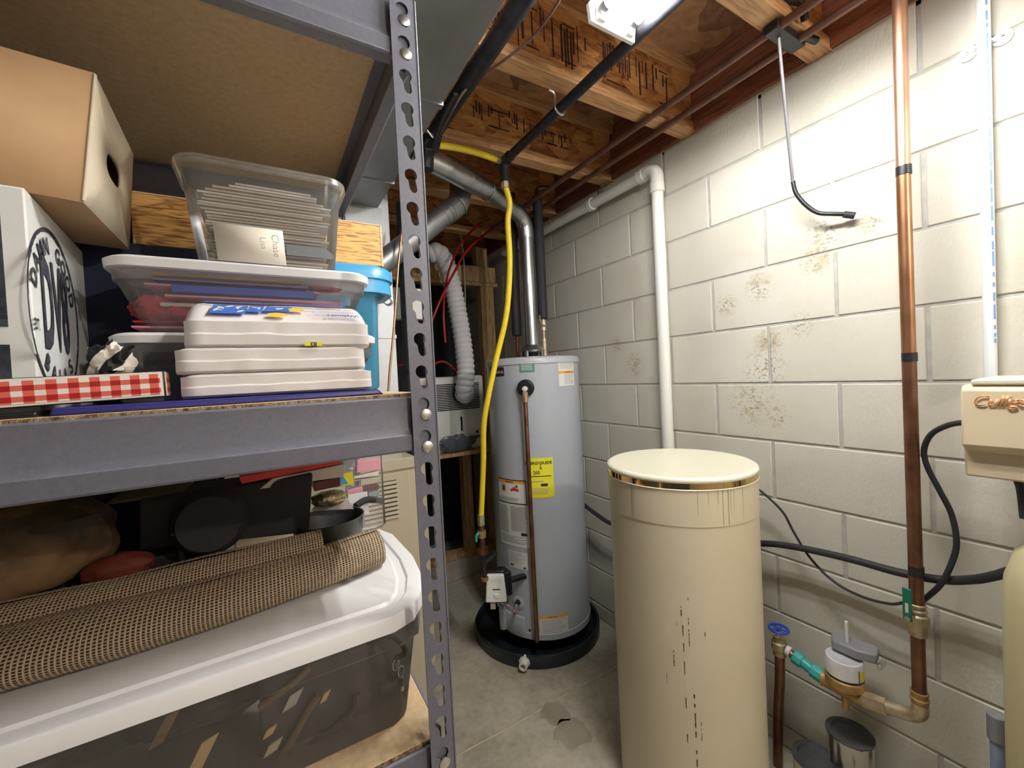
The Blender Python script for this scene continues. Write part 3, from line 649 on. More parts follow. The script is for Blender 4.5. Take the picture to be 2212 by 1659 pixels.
# labels wrapped on the jacket: corner pixels give angle and height
def wrap(px0, py0, px1, py1, r=HR-.003+.0008):
    a0, z0 = on_cyl(px0, py0, HX, HY, r); a1, z1 = on_cyl(px1, py1, HX, HY, r)
    return a0, a1, z0, z1
def patch(a0, a1, z0, z1, name, m, par, r=HR-.0018, n=10):
    return MB().grid(lambda u, v: hc(r, a0+(a1-a0)*u, z1+(z0-z1)*v), n, 1).build(name, m, par)
def lines(a0, a1, z0, z1, n, par, m, seed, r=HR-.0012, fr=.45, ragged=.3):
    rr = random.Random(seed); mb = MB(); h_ = (z0-z1)/n
    for k in range(n):
        zt = z0-h_*k; e = a1-(a1-a0)*rr.uniform(0, ragged)
        mb.grid(lambda u, v: hc(r, a0+(e-a0)*u, zt-h_*fr*(1-v)), 6, 1)
    return mb.build('fine_print', m, par)
def htext(s, a, z, size, m, par, name='lettering', bold=0, r=HR-.001, align='CENTER'):
    return text_mb(s, lambda u, v: hc(r, a+u/r, z+v), size, bold, align).build(name, m, par, ang=180)
# EnergyGuide
a0, a1, z0, z1 = wrap(1137, 990, 1198, 1073); eg = patch(a0, a1, z0, z1, 'energy_label', M['yellowink'], wh); eg['label'] = 'yellow energy label with black lettering'
hh = z0-z1; ww = (a1-a0)*HR
htext('ENERGYGUIDE', a1-.006/HR-0, z0-hh*.13, .0195, M['ink'], eg, 'heading', .0006, align='RIGHT')
am = a0+(a1-a0)*.52
MB().grid(lambda u, v: hc(HR-.001, am+(-.0015+.003*u)/HR, z0-hh*.27+hh*.12*v), 1, 1).build('arrow', M['ink'], eg)
MB().add([hc(HR-.001, am-.006/HR, z0-hh*.24), hc(HR-.001, am, z0-hh*.30), hc(HR-.001, am+.006/HR, z0-hh*.24)], [(0, 1, 2)]).build('arrow', M['ink'], eg)
htext('205', a0+(a1-a0)*.36, z0-hh*.37, .022, M['ink'], eg, 'figures', .0004)
lines(a0+.08*(a1-a0)/1, a1-.05, z0-hh*.45, z0-hh*.49, 1, eg, M['ink'], 1, ragged=0, fr=.5)
lines(a0+.12*(a1-a0), a1-.1, z0-hh*.58, z0-hh*.64, 1, eg, M['greytext'], 2, fr=.3)
patch(a0+(a1-a0)*.5, a0+(a1-a0)*.76, z0-hh*.645, z0-hh*.71, 'black_box', M['ink'], eg, r=HR-.001)
lines(a0+.1*(a1-a0), a1-.06, z0-hh*.76, z0-hh*.92, 5, eg, M['greytext'], 3, fr=.3)
# warning label and instruction sheet, left of the copper pipe
a0, a1, z0, z1 = wrap(1076, 1036, 1139, 1090)
z0 = on_cyl(1110, 1037, HX, HY, HR)[1]; z1 = on_cyl(1110, 1089, HX, HY, HR)[1]
wl = patch(a0, a1, z0, z1, 'warning_label', M['ink'], wh, r=HR-.0020); wl['label'] = 'black-framed warning label with red flame picture'
da = .004/HR; patch(a0+da, a1-da, z0-.005, z1+.005, 'label_face', M['whitelabel'], wl, r=HR-.0014)
patch(a0+da, a1-da, z0-.005, z0-.019, 'orange_bar', M['orangeink'], wl, r=HR-.001)
htext('WARNING', (a0+a1)/2-.02, z0-.0125, .010, M['ink'], wl, 'heading', .0004, r=HR-.0006)
am = a0+(a1-a0)*.27; zc = z0-.045
mb = MB(); n_ = 24
for k in range(n_):
    q = [2*pi*k/n_, 2*pi*(k+1)/n_]; f = lambda r_, g: hc(HR-.0006, am+r_*cos(g)/HR, zc+r_*1.2*sin(g)); mb.add([f(.015, q[0]), f(.015, q[1]), f(.0125, q[1]), f(.0125, q[0])], [(0, 1, 2, 3)])
mb.build('prohibition_ring', M['redink'], wl)
patch(am-.007/HR, am+.007/HR, zc+.011, zc-.012, 'pictogram', M['ink'], wl, r=HR-.0007)
am = a0+(a1-a0)*.64
fl = [(-.024, -.012), (.024, -.012), (.026, .002), (.019, -.002), (.017, .008), (.010, .001), (.004, .017), (-.002, .003), (-.008, .012), (-.012, -.001), (-.02, .002)]
MB().add([hc(HR-.0006, am+u/HR, zc+v) for u, v in fl], [tuple(range(len(fl)))]).build('flame_print', M['redink'], wl)
MB().add([hc(HR-.0005, am+(.014+.006*cos(k/8*2*pi))/HR, zc+.014+.006*sin(k/8*2*pi)) for k in range(8)], [tuple(range(8))]).build('burst_print', M['ink'], wl)
lines(a0+.05, a1-.05, z1+.030, z1+.008, 4, wl, M['greytext'], 5, r=HR-.0009)
zb = on_cyl(1110, 1180, HX, HY, HR)[1]
sh = patch(a0, a1+.04, z1-.002, zb, 'instruction_sheet', M['greylabel'], wh, r=HR-.0021)
lines(a0+.03, a0+(a1-a0)*.42, z1-.012, zb+.06, 26, sh, M['greytext'], 6, fr=.35, ragged=.2)
lines(a0+(a1-a0)*.48, a1, z1-.012, zb+.075, 24, sh, M['greytext'], 7, fr=.35, ragged=.2)
lines(a0+.05, a1, zb+.05, zb+.012, 6, sh, M['greytext'], 8, fr=.3, ragged=.5)
patch(a1-.16, a1-.03, zb+.072, zb+.058, 'black_logo', M['ink'], sh, r=HR-.001)
a0, a1, z0, z1 = wrap(1098, 1186, 1141, 1232); rp = patch(a0, a1, z0, z1, 'rating_plate', M['whitelabel'], wh)
lines(a0+.04, a1-.03, z0-.008, z1+.025, 8, rp, M['greytext'], 9, fr=.22, ragged=.5)
patch(a0+.05, a0+.13, z1+.018, z1+.010, 'bar_code', M['ink'], rp, r=HR-.001)
patch(a1-.1, a1-.04, z1+.012, z1+.005, 'bar_code', M['ink'], rp, r=HR-.001)
# top labels
a0, a1, z0, z1 = wrap(1064, 781, 1089, 807); a0 = a0-2*pi if a0 > 0 else a0; a0 -= .1; z0, z1 = HT-.040, HT-.084
bl = patch(a0, a1, z0, z1, 'brand_label', M['ink'], wh); htext('Reliance', a1-.02, (z0+z1)/2, .026, M['whitelabel'], bl, 'lettering', align='RIGHT')
a0, a1, z0, z1 = wrap(1121, 776, 1155, 803); gl = patch(a0, a1, z0, z1, 'green_label', M['greenlabel'], wh)
lines(a0+.03, a1-.03, z0-.005, z1+.005, 7, gl, M['whitelabel'], 11, fr=.35, ragged=.1)
a0, a1, z0, z1 = wrap(1205, 774, 1239, 832); a1 = on_cyl(1240, 800, HX, HY, HR)[0]; vl = patch(a0, a1, z0, z1, 'vapour_label', M['whitelabel'], wh)
patch(a0, a1, z0-(z0-z1)*.46, z0-(z0-z1)*.55, 'orange_bar', M['orangeink'], vl, r=HR-.001); lines(a0+.03, a1-.03, z0-.006, z0-(z0-z1)*.4, 7, vl, M['greytext'], 12, fr=.25, ragged=.2)
lines(a0+(a1-a0)*.3, a1-.03, z0-(z0-z1)*.6, z1+.006, 7, vl, M['greytext'], 13, fr=.25, ragged=.3)
htext('WARNING', (a0+a1)/2, z0-(z0-z1)*.505, .009, M['ink'], vl, 'heading', r=HR-.0005)
a0, a1, z0, z1 = wrap(1165, 1333, 1229, 1378); z1 = on_cyl(1195, 1378, HX, HY, HR)[1]; z0 = on_cyl(1195, 1330, HX, HY, HR)[1]; cl = patch(a0, a1, z0, z1, 'caution_label', M['greylabel'], wh)
patch(a0, a1, z0, z0-.014, 'orange_bar', M['orangeink'], cl, r=HR-.001); htext('WARNING', a0+(a1-a0)*.45, z0-.007, .010, M['ink'], cl, 'heading', r=HR-.0005)
lines(a0+.04, a1-.04, z0-.022, z1+.008, 9, cl, M['greytext'], 14, fr=.25, ragged=.25)
# relief valve and its copper discharge pipe
a, z = on_cyl(1136, 838, HX, HY, HR); n_ = Vector((cos(a), sin(a), 0)); pc = Vector(hc(HR-.003, a, z))
MB().lathe([(0, .022), (.036, .022), (.041, .016), (.041, 0)], pc, 36, tuple(n_)).build('relief_valve_cover', M['blackplastic'], wh, bev=.002)
rv = MB().lathe([(0, .055), (.010, .055), (.013, .045), (.012, .0)], pc+Vector((0, 0, -.004)), 20, tuple(n_)).build('relief_valve', M['whitelabel'], wh)
MB().tube([pc+n_*.055, pc+n_*.058+Vector((-.001, 0, -.02)), pc+n_*.050+Vector((-.001, 0, -.042))], .0055, 10, smooth=3).build('valve_lever', M['rivet'], rv)
e0 = pc+n_*.040+Vector((0, 0, -.030)); bt = Vector((0, 0, HB+.005))
ab, zb_ = on_cyl(1160, 1378, HX, HY, HR+.028); pb = Vector(hc(HR+.028, ab, HB+.012))
MB().tube([pc+n_*.03, e0, pb], .0105, 18).build('discharge_pipe', M['copperdark'], wh)
MB().cyl(e0+Vector((0, 0, .012)), e0-Vector((0, 0, .035)), .0145, 18).build('pipe_adapter', M['copper'], wh)
# thermostat knob plate and burner cover
a, z = on_cyl(1120, 1303, HX, HY, HR); n_ = Vector((cos(a), sin(a), 0)); pc = Vector(hc(HR-.004, a, z))
MB().lathe([(0, .006), (.026, .006), (.036, .001)], pc, 36, tuple(n_)).build('element_plate', M['tankcap'], wh)
MB().lathe([(0, .020), (.010, .020), (.014, .006)], pc+Vector((0, 0, .006)), 20, tuple(n_)).build('drain_spigot', M['blackplastic'], wh)
MB().tube([pc+n_*.012, pc+n_*.030+Vector((0, 0, -.010)), pc+n_*.036+Vector((0, 0, -.028))], .008, 12, smooth=3).build('drain_spigot', M['greyplastic'], wh)
a0, zt = on_cyl(1091, 1320, HX, HY, HR+.012); a1, _z = on_cyl(1133, 1340, HX, HY, HR+.01); zt = on_cyl(1110, 1325, HX, HY, HR)[1]
MB().grid(lambda u, v: hc(HR+.010, a0-.1+(a1-a0+.1)*u, HB+.006+(zt-HB-.006)*v), 10, 1).build('burner_cover', M['tankcap'], wh, sol=.012, solo=-1, bev=.002)
pc_ = Vector(hc(HR+.016, a0-.06, 0)); MB().cyl((pc_.x, pc_.y, HB+.010), (pc_.x, pc_.y, zt+.012), .019, 20).build('cover_tube', M['tankcap'], wh, bev=.002)
a, z = on_cyl(1144, 1362, HX, HY, HR); MB().grid(lambda u, v: hc(HR-.0015, a-.02+.04*u, z-.006+.012*v), 2, 1).build('sight_hole', M['dark'], wh)
# gas control
g = thing('gas_control', 'white and black gas control valve on the left of the water heater', 'valve', at(1072, 1275, 'y', 1.70))
gc = at(1074, 1262, 'y', 1.73); ex = Vector((.62, -.10, .0)).normalized(); fy = Vector((-.55, -.83, 0)).normalized(); sx = Vector((.83, -.55, 0))
def ob(c, hx, hy, hz, X, Y, Z=Vector((0, 0, 1)), top=1.0, ty=0):
    b = [c+X*(i*hx)+Y*(j*hy)-Z*hz for i, j in ((-1, -1), (1, -1), (1, 1), (-1, 1))]; t_ = [c+X*(i*hx*top)+Y*(j*hy*top+ty)+Z*hz for i, j in ((-1, -1), (1, -1), (1, 1), (-1, 1))]
    return MB().hexa(b, t_)
ob(gc, .050, .030, .076, sx, fy, top=.82).build('control_body', M['blackplastic'], g, bev=.006)
ob(gc+fy*.036+Vector((-.004, 0, .002)), .050, .015, .062, sx, fy, top=.8, ty=-.008).build('white_cover', M['white'], g, bev=.006)
fl = gc+fy*.049+Vector((0, 0, .022))
ob(fl+fy*-.0035, .030, .0012, .026, sx, fy, top=.85, ty=-.002).build('cover_label', M['greylabel'], g)
ob(fl+fy*-.0020+Vector((0, 0, -.024)), .018, .0012, .004, sx, fy).build('dark_stripe', M['ink'], g)
ob(gc+fy*.051+Vector((0, 0, -.03)), .012, .004, .010, sx, fy).build('dial', M['greylabel'], g, bev=.002)
for k in (0, 1):
    q0 = gc+Vector((0, 0, -.06))+sx*(.01*k); MB().tube([q0, q0+Vector((.012, -.01, -.03)), q0+Vector((.055, .0, -.06-.01*k)), q0+Vector((.085, -.005, -.10))], .0022, 8, smooth=5).build('lead_wire', M['pink'] if k else M['whitelabel'], g)
MB().tube([gc+Vector((-.01, 0, -.05)), gc+Vector((.0, -.01, -.10)), Vector((pc_.x, pc_.y, zt+.01))], .006, 10, smooth=4).build('gas_feed', M['galvdull'], g)
ob(gc+Vector((-.03, -.005, -.09)), .012, .003, .016, sx, fy).build('hang_tag', M['beigecord'], g)
hp = Vector(hc(HR-.01, pi+.62, gc.z)); dv = (hp-gc); ll = dv.length; dv.normalize()
MB().cyl(gc, hp, .015, 12).build('gas_inlet', M['blackplastic'], g)
ob(gc+dv*.045, .022, .030, .056, dv, Vector((-dv.y, dv.x, 0)), top=.9).build('mounting_shank', M['blackplastic'], g, bev=.006)

# ------------------------------------------------------------------ brine tank
bx, by, brr, bt_ = 1.155, .899, .230, H-.3086
t = thing('brine_tank', 'tall cream round salt tank with gold band under its lid', 'tank', (bx, by, 0))
r_ = brr-.004
mb = MB().lathe([(0, .0), (r_-.008, .0), (r_, .012), (r_, bt_-.140), (r_+.0015, bt_-.138), (r_+.0015, bt_-.034)], (bx, by, 0), 128); mb.build('tank_body', M['cream'], t, ang=25)
MB().lathe([(r_+.002, bt_-.037), (r_+.004, bt_-.035), (r_+.002, bt_-.033)], (bx, by, 0), 128).build('upper_bead', M['cream'], t)
MB().lathe([(r_+.0018, bt_-.035), (r_+.0018, bt_-.016)], (bx, by, 0), 128).build('gold_band', M['gold'], t)
MB().lathe([(r_-.004, bt_-.016), (brr-.001, bt_-.016), (brr+.001, bt_-.012), (brr-.001, bt_-.004), (brr-.008, bt_), (brr-.012, bt_-.001), (0, bt_-.002)], (bx, by, 0), 128).build('lid', M['creamlid'], t, ang=50)
mb = MB(); rr = random.Random(6)
def bpt(a, z, o=.0006): return (bx+(r_+o)*cos(a), by+(r_+o)*sin(a), z)
def bang(px, py): return on_cyl(px, py, bx, by, r_)
for px, y0, y1 in ((1471, 1310, 1330), (1486, 1290, 1297), (1487, 1335, 1400), (1475, 1350, 1659), (1500, 1500, 1659), (1523, 1365, 1376), (1462, 1340, 1350), (1455, 1400, 1440), (1515, 1560, 1600), (1440, 1450, 1480)):
    a, za = bang(px, y0); _, zb = bang(px, y1); wd = rr.uniform(.0008, .0022)/r_; n_ = 8
    for k in range(n_):
        if rr.random() < .3: continue
        z0_ = za+(zb-za)*k/n_; z1_ = za+(zb-za)*(k+rr.uniform(.4, 1))/n_
        mb.add([bpt(a-wd, z0_), bpt(a+wd, z0_), bpt(a+wd*.6, z1_), bpt(a-wd*.6, z1_)], [(0, 1, 2, 3)])
mb.build('rust_drips', M['copperdark'], t)
mb = MB()
for px, wd in ((1366, .0010), (1370, .0005), (1507, .0004), (1530, .0004), (1551, .0005), (1561, .0006), (1573, .0008), (1578, .0005), (1585, .0004), (1604, .0004)):
    a, _ = bang(px, 1090); z0_ = bt_-.037; z1_ = bt_-.137 if px < 1400 or px in (1573, 1561) else bt_-.037-rr.uniform(.03, .09)
    mb.add([bpt(a-wd/r_, z0_, .0022), bpt(a+wd/r_, z0_, .0022), bpt(a+wd/r_*.6, z1_, .0022), bpt(a-wd/r_*.6, z1_, .0022)], [(0, 1, 2, 3)])
M['drip'] = mat('brown_drip_mark', (.30, .21, .11), .6); mb.build('drip_marks', M['drip'], t)
# ------------------------------------------------------------------ water softener at the right edge
t = thing('water_softener', 'yellowed fibreglass softener tank with a beige control head at the right edge', 'water softener', (1.415, .13, 0))
sx_, sy_ = 1.335, .105
MB().lathe([(0, .03), (.10, .03), (.127, .08), (.127, H-.52), (.123, H-.47), (.108, H-.415), (.075, H-.375), (.03, H-.36), (0, H-.36)], (sx_, sy_, 0), 96).build('resin_tank', M['resin'], t, ang=60)
MB().lathe([(0, 0), (.12, 0), (.13, .01), (.13, .07), (.11, .075)], (sx_, sy_, 0), 64).build('tank_foot', M['blackplastic'], t)
MB().cyl((sx_, sy_, H-.37), (sx_, sy_, H-.23), .045, 32).build('neck', M['blackplastic'], t)
hd0 = at(2080, 832, 'x', 1.235); hd1 = at(2081, 1030, 'x', 1.235); hm = at(2080, 960, 'x', 1.235)
yL = hd0.y+.004; xF = 1.235; zT = hd0.z; zB = hd1.z; zM = at(2081, 962, 'x', 1.235).z
prof = [(xF+.012, zT), (xF, zT-.01), (xF-.004, zM), (xF+.012, zM-.008), (xF+.016, zB), (xF+.19, zB), (xF+.19, zT)]
MB().prism([(x, yL, z) for x, z in prof], (0, -.32, 0)).build('control_head', M['headbeige'], t, bev=.004)
MB().box(xF+.004, xF+.19, yL-.012-.30, yL-.014, zT, zT+.011).build('hinged_cap', M['creamlid'], t, bev=.003)
fo = lambda u, v: (xF-.0045, lp.y-u*1.0, lp.z+v)
lp = at(2102, 866, 'x', xF-.004)
text_mb('Culligan', lambda u, v: (xF-.0045, lp.y-u*.95-v*.35, lp.z+v), .031, .0001, 'LEFT', .92).build('script_logo', M['logo'] if 'logo' in M else M.setdefault('logo', mat('copper_foil_script', (.80, .36, .14), .3, .4)), t, ang=180, sol=.0012)
# hoses and cables along the wall
def run(name, pts, r, m, lab, cat, k=8):
    return tag(MB().tube([at(*p_) for p_ in pts], r, 14, smooth=k).build(name, m), lab, cat)
run('brine_hose', [(1255, 1085, 'x', 1.44), (1290, 1112, 'x', 1.43), (1330, 1135, 'x', 1.425), (1450, 1168, 'x', 1.43), (1560, 1175, 'x', 1.44), (1650, 1174, 'x', 1.45), (1720, 1182, 'x', 1.45), (1830, 1206, 'x', 1.445), (1940, 1236, 'x', 1.44), (2030, 1252, 'x', 1.44), (2100, 1252, 'x', 1.43), (2152, 1243, 'x', 1.41), (2200, 1228, 'x', 1.40)], .0105, M['blackrubber'], 'thick black hose crossing the block wall from behind the cream tank', 'hose')
run('thin_cable', [(1610, 1040, 'x', 1.44), (1645, 1062, 'x', 1.45), (1690, 1105, 'x', 1.46), (1715, 1150, 'x', 1.465), (1750, 1205, 'x', 1.465), (1800, 1255, 'x', 1.46), (1860, 1288, 'x', 1.45), (1920, 1304, 'x', 1.44), (1950, 1302, 'x', 1.435), (1965, 1298, 'x', 1.435)], .0038, M['blackrubber'], 'thin black cable looping down from behind the cream tank to the green lever', 'cable')
run('drain_hose', [(2090, 912, 'x', 1.30), (2050, 918, 'x', 1.34), (2012, 938, 'x', 1.38), (1996, 972, 'x', 1.40), (2004, 1010, 'x', 1.41), (2030, 1060, 'x', 1.42), (2055, 1110, 'x', 1.43), (2066, 1165, 'x', 1.43), (2060, 1205, 'x', 1.43), (2035, 1258, 'x', 1.42), (2005, 1288, 'x', 1.43), (1985, 1302, 'x', 1.44)], .0062, M['blackrubber'], 'black S-shaped tube from the beige control head to the green lever', 'hose')
tag(MB().tube([at(2200, 1035, 'x', 1.28), at(2208, 1060, 'x', 1.28), at(2215, 1120, 'x', 1.28)], .008, 12, smooth=4).build('head_hose', M['blackrubber']), 'short black hose below the beige control head at the right edge', 'hose')
# ------------------------------------------------------------------ water service: copper riser, ball valve, meter
cx_, cy_ = 1.395, .387
t = thing('copper_riser', 'tall copper water pipe with black tape bands and a green-lever valve', 'pipe', (cx_, cy_, H-.95))
zv0 = at(1970, 1365, 'x', cx_).z; zv1 = at(1963, 1300, 'x', cx_).z; ze = at(1978, 1500, 'x', cx_).z
zk_ = [at(1950, py, 'x', cx_).z for py in (370, 772)]
MB().cyl((cx_, cy_, zk_[0]), (cx_, cy_-.006, H+1.2), .0143, 24).build('upper_pipe', M['copper'], t)
MB().cyl((cx_, cy_, zk_[1]), (cx_, cy_, zk_[0]), .0142, 24).build('middle_pipe', M['coppermid'], t)
MB().cyl((cx_, cy_, zv1), (cx_, cy_, zk_[1]), .0143, 24).build('middle_pipe', M['copperdark'], t)
for py in (370, 772, 1226):
    q = at(1950, py, 'x', cx_); MB().cyl((cx_, cy_-.001, q.z-.011), (cx_, cy_-.001, q.z+.011 if py != 1226 else q.z+.014), .0155, 24).build('tape_band', M['tape'], t)
MB().lathe([(.016, .052), (.019, .050), (.019, .045), (.0175, .044), (.0175, .038), (.020, .036), (.020, .030), (.017, .028), (.0225, .022), (.024, .0), (.019, -.018), (.019, -.03), (.015, -.032)], (cx_, cy_, (zv0+zv1)/2-.01), 10).build('ball_valve', M['brass'], t)
lv0 = at(1962, 1340, 'x', cx_-.035); lv1 = at(1962, 1270, 'x', cx_-.035)
MB().box(cx_-.042, cx_-.036, lv0.y-.009, lv0.y+.009, lv0.z, lv1.z).build('green_lever', M['green'], t, bev=.003, seg=3)
MB().box(cx_-.0428, cx_-.0419, lv0.y-.003, lv0.y+.003, lv0.z+.022, lv0.z+.046).build('lever_mark', M['beigecord'], t)
MB().cyl((cx_, cy_, lv0.z+.006), (cx_-.044, lv0.y, lv0.z+.006), .006, 10).build('valve_stem', M['brass'], t)
zel = at(1975, 1540, 'x', cx_).z
MB().cyl((cx_, cy_, zv0), (cx_, cy_, ze), .0143, 24).build('lower_pipe', M['copperdark'], t)
q = at(1975, 1485, 'x', cx_); MB().cyl((cx_, cy_, q.z-.018), (cx_, cy_, q.z-.004), .0152, 24).build('tape_band', M['tape'], t)
MB().lathe([(.0165, .0), (.0165, .012), (.019, .013), (.019, .018), (.0165, .019), (.0165, .03), (.0185, .031), (.0185, .035), (.015, .036)], (cx_, cy_, ze-.022), 20).build('threaded_adapter', M['bronze'], t)
my = at(1825, 1480, 'x', cx_).y; mz = zel-.033
MB().tube([(cx_, cy_, ze-.018), (cx_, cy_, zel+.012), (cx_, cy_+.010, zel-.003), (cx_, cy_+.03, zel-.012), (cx_, cy_+.075, zel-.023)], .0175, 20, smooth=4).build('elbow', M['brass'], t)
m_ = thing('water_meter', 'bronze water meter with round silver register on the block wall', 'meter', (cx_, my, mz-.03))
MB().cyl((cx_, cy_+.065, zel-.021), (cx_, my-.04, mz), .0215, 8).build('outlet_union', M['brass'], m_)
MB().tube([(cx_, my-.045, mz), (cx_, my+.055, mz)], lambda k: .022+.016*sin(pi*k), 20).build('meter_body', M['bronze'], m_)
MB().lathe([(0, -.01), (.047, -.01), (.047, .012), (.043, .016), (.043, .022)], (cx_, my, mz+.028), 40).build('meter_flange', M['bronze'], m_)
MB().lathe([(.044, .0), (.044, .012)], (cx_, my, mz+.042), 40).build('black_ring', M['blackplastic'], m_)
rg = MB().lathe([(.0455, .0), (.0455, .040), (.043, .046), (.040, .047), (.037, .045), (.0, .045)], (cx_, my, mz+.050), 48).build('register', M['silver'], m_, ang=40)
ra, rz = 0, mz+.07
def rp_(a0, a1, z0, z1, nm, m): MB().grid(lambda u, v: (cx_+.0462*cos(a0+(a1-a0)*u), my+.0462*sin(a0+(a1-a0)*u), z0+(z1-z0)*v), 8, 1).build(nm, m, m_)
rp_(pi-.2, pi+1.1, mz+.052, mz+.082, 'register_label', M['whitelabel']); rp_(pi+1.12, pi+1.18, mz+.048, mz+.085, 'label_edge', M['ink']); rp_(pi+1.2, pi+1.75, mz+.055, mz+.080, 'yellow_label', M['yellowink'])
ert = MB().prism([(cx_+.0, my+.03, mz+.103), (cx_+.035, my+.045, mz+.103), (cx_+.062, my+.03, mz+.103), (cx_+.068, my-.06, mz+.103), (cx_+.02, my-.07, mz+.103), (cx_-.0, my-.03, mz+.103)], (0, 0, .028)).build('transmitter', M['greyplastic'], m_, bev=.005)
MB().tube([(cx_+.025, my-.0, mz+.13), (cx_+.025, my+.001, mz+.19)], .0045, 10).build('antenna', M['greylabel'], m_)
MB().box(cx_+.03, cx_+.07, my-.075, my-.065, mz+.085, mz+.10).build('seal_tab', M['rivet'], m_, bev=.002)
MB().cyl((cx_, my, mz-.01), (cx_, my, mz-.055), .010, 8).build('bottom_plug', M['bronze'], m_)
# teal dielectric union, gate valve, riser
ty = at(1745, 1440, 'x', cx_).y; gy = at(1683, 1380, 'x', cx_).y; gz = H-.928
t = thing('gate_valve', 'brass gate valve with blue handwheel behind the cream tank', 'valve', (cx_, gy, 0))
MB().tube([(cx_, my+.05, mz), (cx_, my+.085, mz+.008)], .021, 8).build('teal_union', M['teal'], t, bev=.002)
MB().tube([(cx_, my+.085, mz+.008), (cx_, my+.115, mz+.018)], .016, 14).build('teal_sleeve', M['teal'], t)
MB().cyl((cx_, my+.110, mz+.015), (cx_, my+.135, mz+.022), .021, 8).build('teal_union', M['teal'], t, bev=.002)
MB().tube([(cx_, my+.13, mz+.020), (cx_, gy-.01, gz)], .012, 14).build('pipe_stub', M['copperdark'], t)
MB().cyl((cx_, gy-.035, gz-.002), (cx_, gy-.022, gz), .0155, 12).build('tape_wrap', M['whitelabel'], t)
MB().lathe([(.014, -.03), (.019, -.028), (.019, -.012), (.023, -.008), (.023, .014), (.016, .018), (.018, .022), (.018, .030), (.010, .034), (.008, .050)], (cx_, gy, gz), 12).build('valve_body', M['brass'], t)
wz = gz+.058
MB().tube([(cx_+.027*cos(a/16*2*pi), gy+.027*sin(a/16*2*pi), wz) for a in range(16)], .0045, 8, closed=True).build('handwheel', M['blue'], t)
mb = MB()
for k in range(5): mb.cyl((cx_, gy, wz), (cx_+.026*cos(k*2*pi/5), gy+.026*sin(k*2*pi/5), wz), .003, 8)
mb.cyl((cx_, gy, wz-.02), (cx_, gy, wz+.004), .006, 10); mb.build('wheel_spokes', M['blue'], t)
MB().tube([(cx_, gy, gz-.025), (cx_, gy+.003, gz-.12), (cx_+.015, gy+.02, gz-.25), (cx_+.03, gy+.035, 0)], .0145, 16, smooth=4).build('service_pipe', M['copperdark'], t)
# thin ground tube near the right edge
t = thing('blue_tube', 'short blue-grey tube with grey coupling standing at the softener tank', 'pipe', (1.455, .273, .0))
MB().cyl((1.47, .270, 0), (1.47, .270, H-.93), .0125, 14).build('tube_run', M['bluepipe'], t)
MB().cyl((1.47, .270, H-.94), (1.47, .270, H-.875), .017, 14).build('coupling', M['greyplastic'], t, bev=.003)
# ------------------------------------------------------------------ paint cans
def can(cx, cy, r, h, lab, body, lid, z=0, tilt=None):
    t = thing('paint_can', lab, 'can', (cx, cy, z), 'paint cans on the floor by the block wall')
    MB().lathe([(0, z+.002), (r-.002, z+.002), (r, z), (r, z+.004), (r-.002, z+.006), (r-.002, z+h-.010), (r+.001, z+h-.006), (r+.001, z+h), (r-.006, z+h), (r-.008, z+h-.005), (0, z+h-.005)], (cx, cy, 0), 64).build('can_body', body, t, ang=40)
    MB().lathe([(0, z+h-.003), (r-.016, z+h-.003), (r-.013, z+h+.001), (r-.002, z+h+.0015), (r+.0015, z+h), (r+.0015, z+h-.004)], (cx, cy, 0), 64).build('lid', lid, t, ang=40)
c1 = at(1848, 1573, 'z', .20); c2 = at(1750, 1637, 'z', .165); c3 = at(1895, 1672, 'z', .185)
can(1.432, .555, .057, .262, 'metal can with black lid and white paint runs under the water meter', M['canwhite'], M['canlid'])
can(1.36, .615, .060, .175, 'paint can with scuffed grey lid beside the cream tank', M['cantan'], M['canlid'])
can(1.305, .470, .066, .175, 'paint can with pale ringed lid at the bottom edge', M['cantan'], M['creamlid'])
# ------------------------------------------------------------------ back corner
st = thing('stud_frame', 'pale lumber stud frame in the dark back corner', 'frame', (1.1, 2.67, .13))
MB().box(.60, WALLX-.05, 2.64, 2.73, at(1000, 606, 'y', 2.64).z, at(1000, 572, 'y', 2.64).z).build('header', M['stud'], st, bev=.002)
MB().box(.60, WALLX-.03, 2.65, 2.73, at(1000, 608, 'y', 2.64).z-.02, at(1000, 606, 'y', 2.64).z).build('header', M['stud'], st, bev=.002)
xr = at(1062, 700, 'y', 2.64).x
for x0, x1, z0, z1, y0 in ((xr-.065, xr+.04, .13, H+.67, 2.66), (at(990, 650, 'y', 2.66).x-.02, at(990, 650, 'y', 2.66).x+.02, H-.2, H+.67, 2.66), (at(1015, 1060, 'y', 2.6).x-.032, at(1015, 1060, 'y', 2.6).x+.032, .13, H-.46, 2.62), (1.33, 1.42, H+.76, H+.93, 2.66), (.62, .66, .13, H+.67, 2.66)):
    MB().box(x0, x1, y0, y0+.07, z0, z1).build('stud', M['stud'], st, bev=.002)
MB().box(.60, WALLX-.03, 2.64, 2.73, .13, .168).build('bottom_plate', M['stud'], st, bev=.002)
sb = thing('wooden_shelf', 'pale wooden shelf board under the white appliance', 'shelf', (1.0, 2.45, H-.49))
zs_ = at(980, 980, 'y', 2.36).z
MB().box(.66, 1.30, 2.36, 2.64, zs_-.022, zs_).build('board', M['stud'], sb, bev=.002)
ap = thing('dehumidifier', 'white appliance with slotted grille standing on the wooden shelf', 'appliance', (1.03, 2.5, zs_))
x0, x1 = .74, at(1048, 900, 'y', 2.42).x; zt = at(1000, 812, 'y', 2.42).z
MB().box(x0, x1, 2.42, 2.62, zs_, zt).build('housing', M['white'], ap, bev=.015, seg=4)
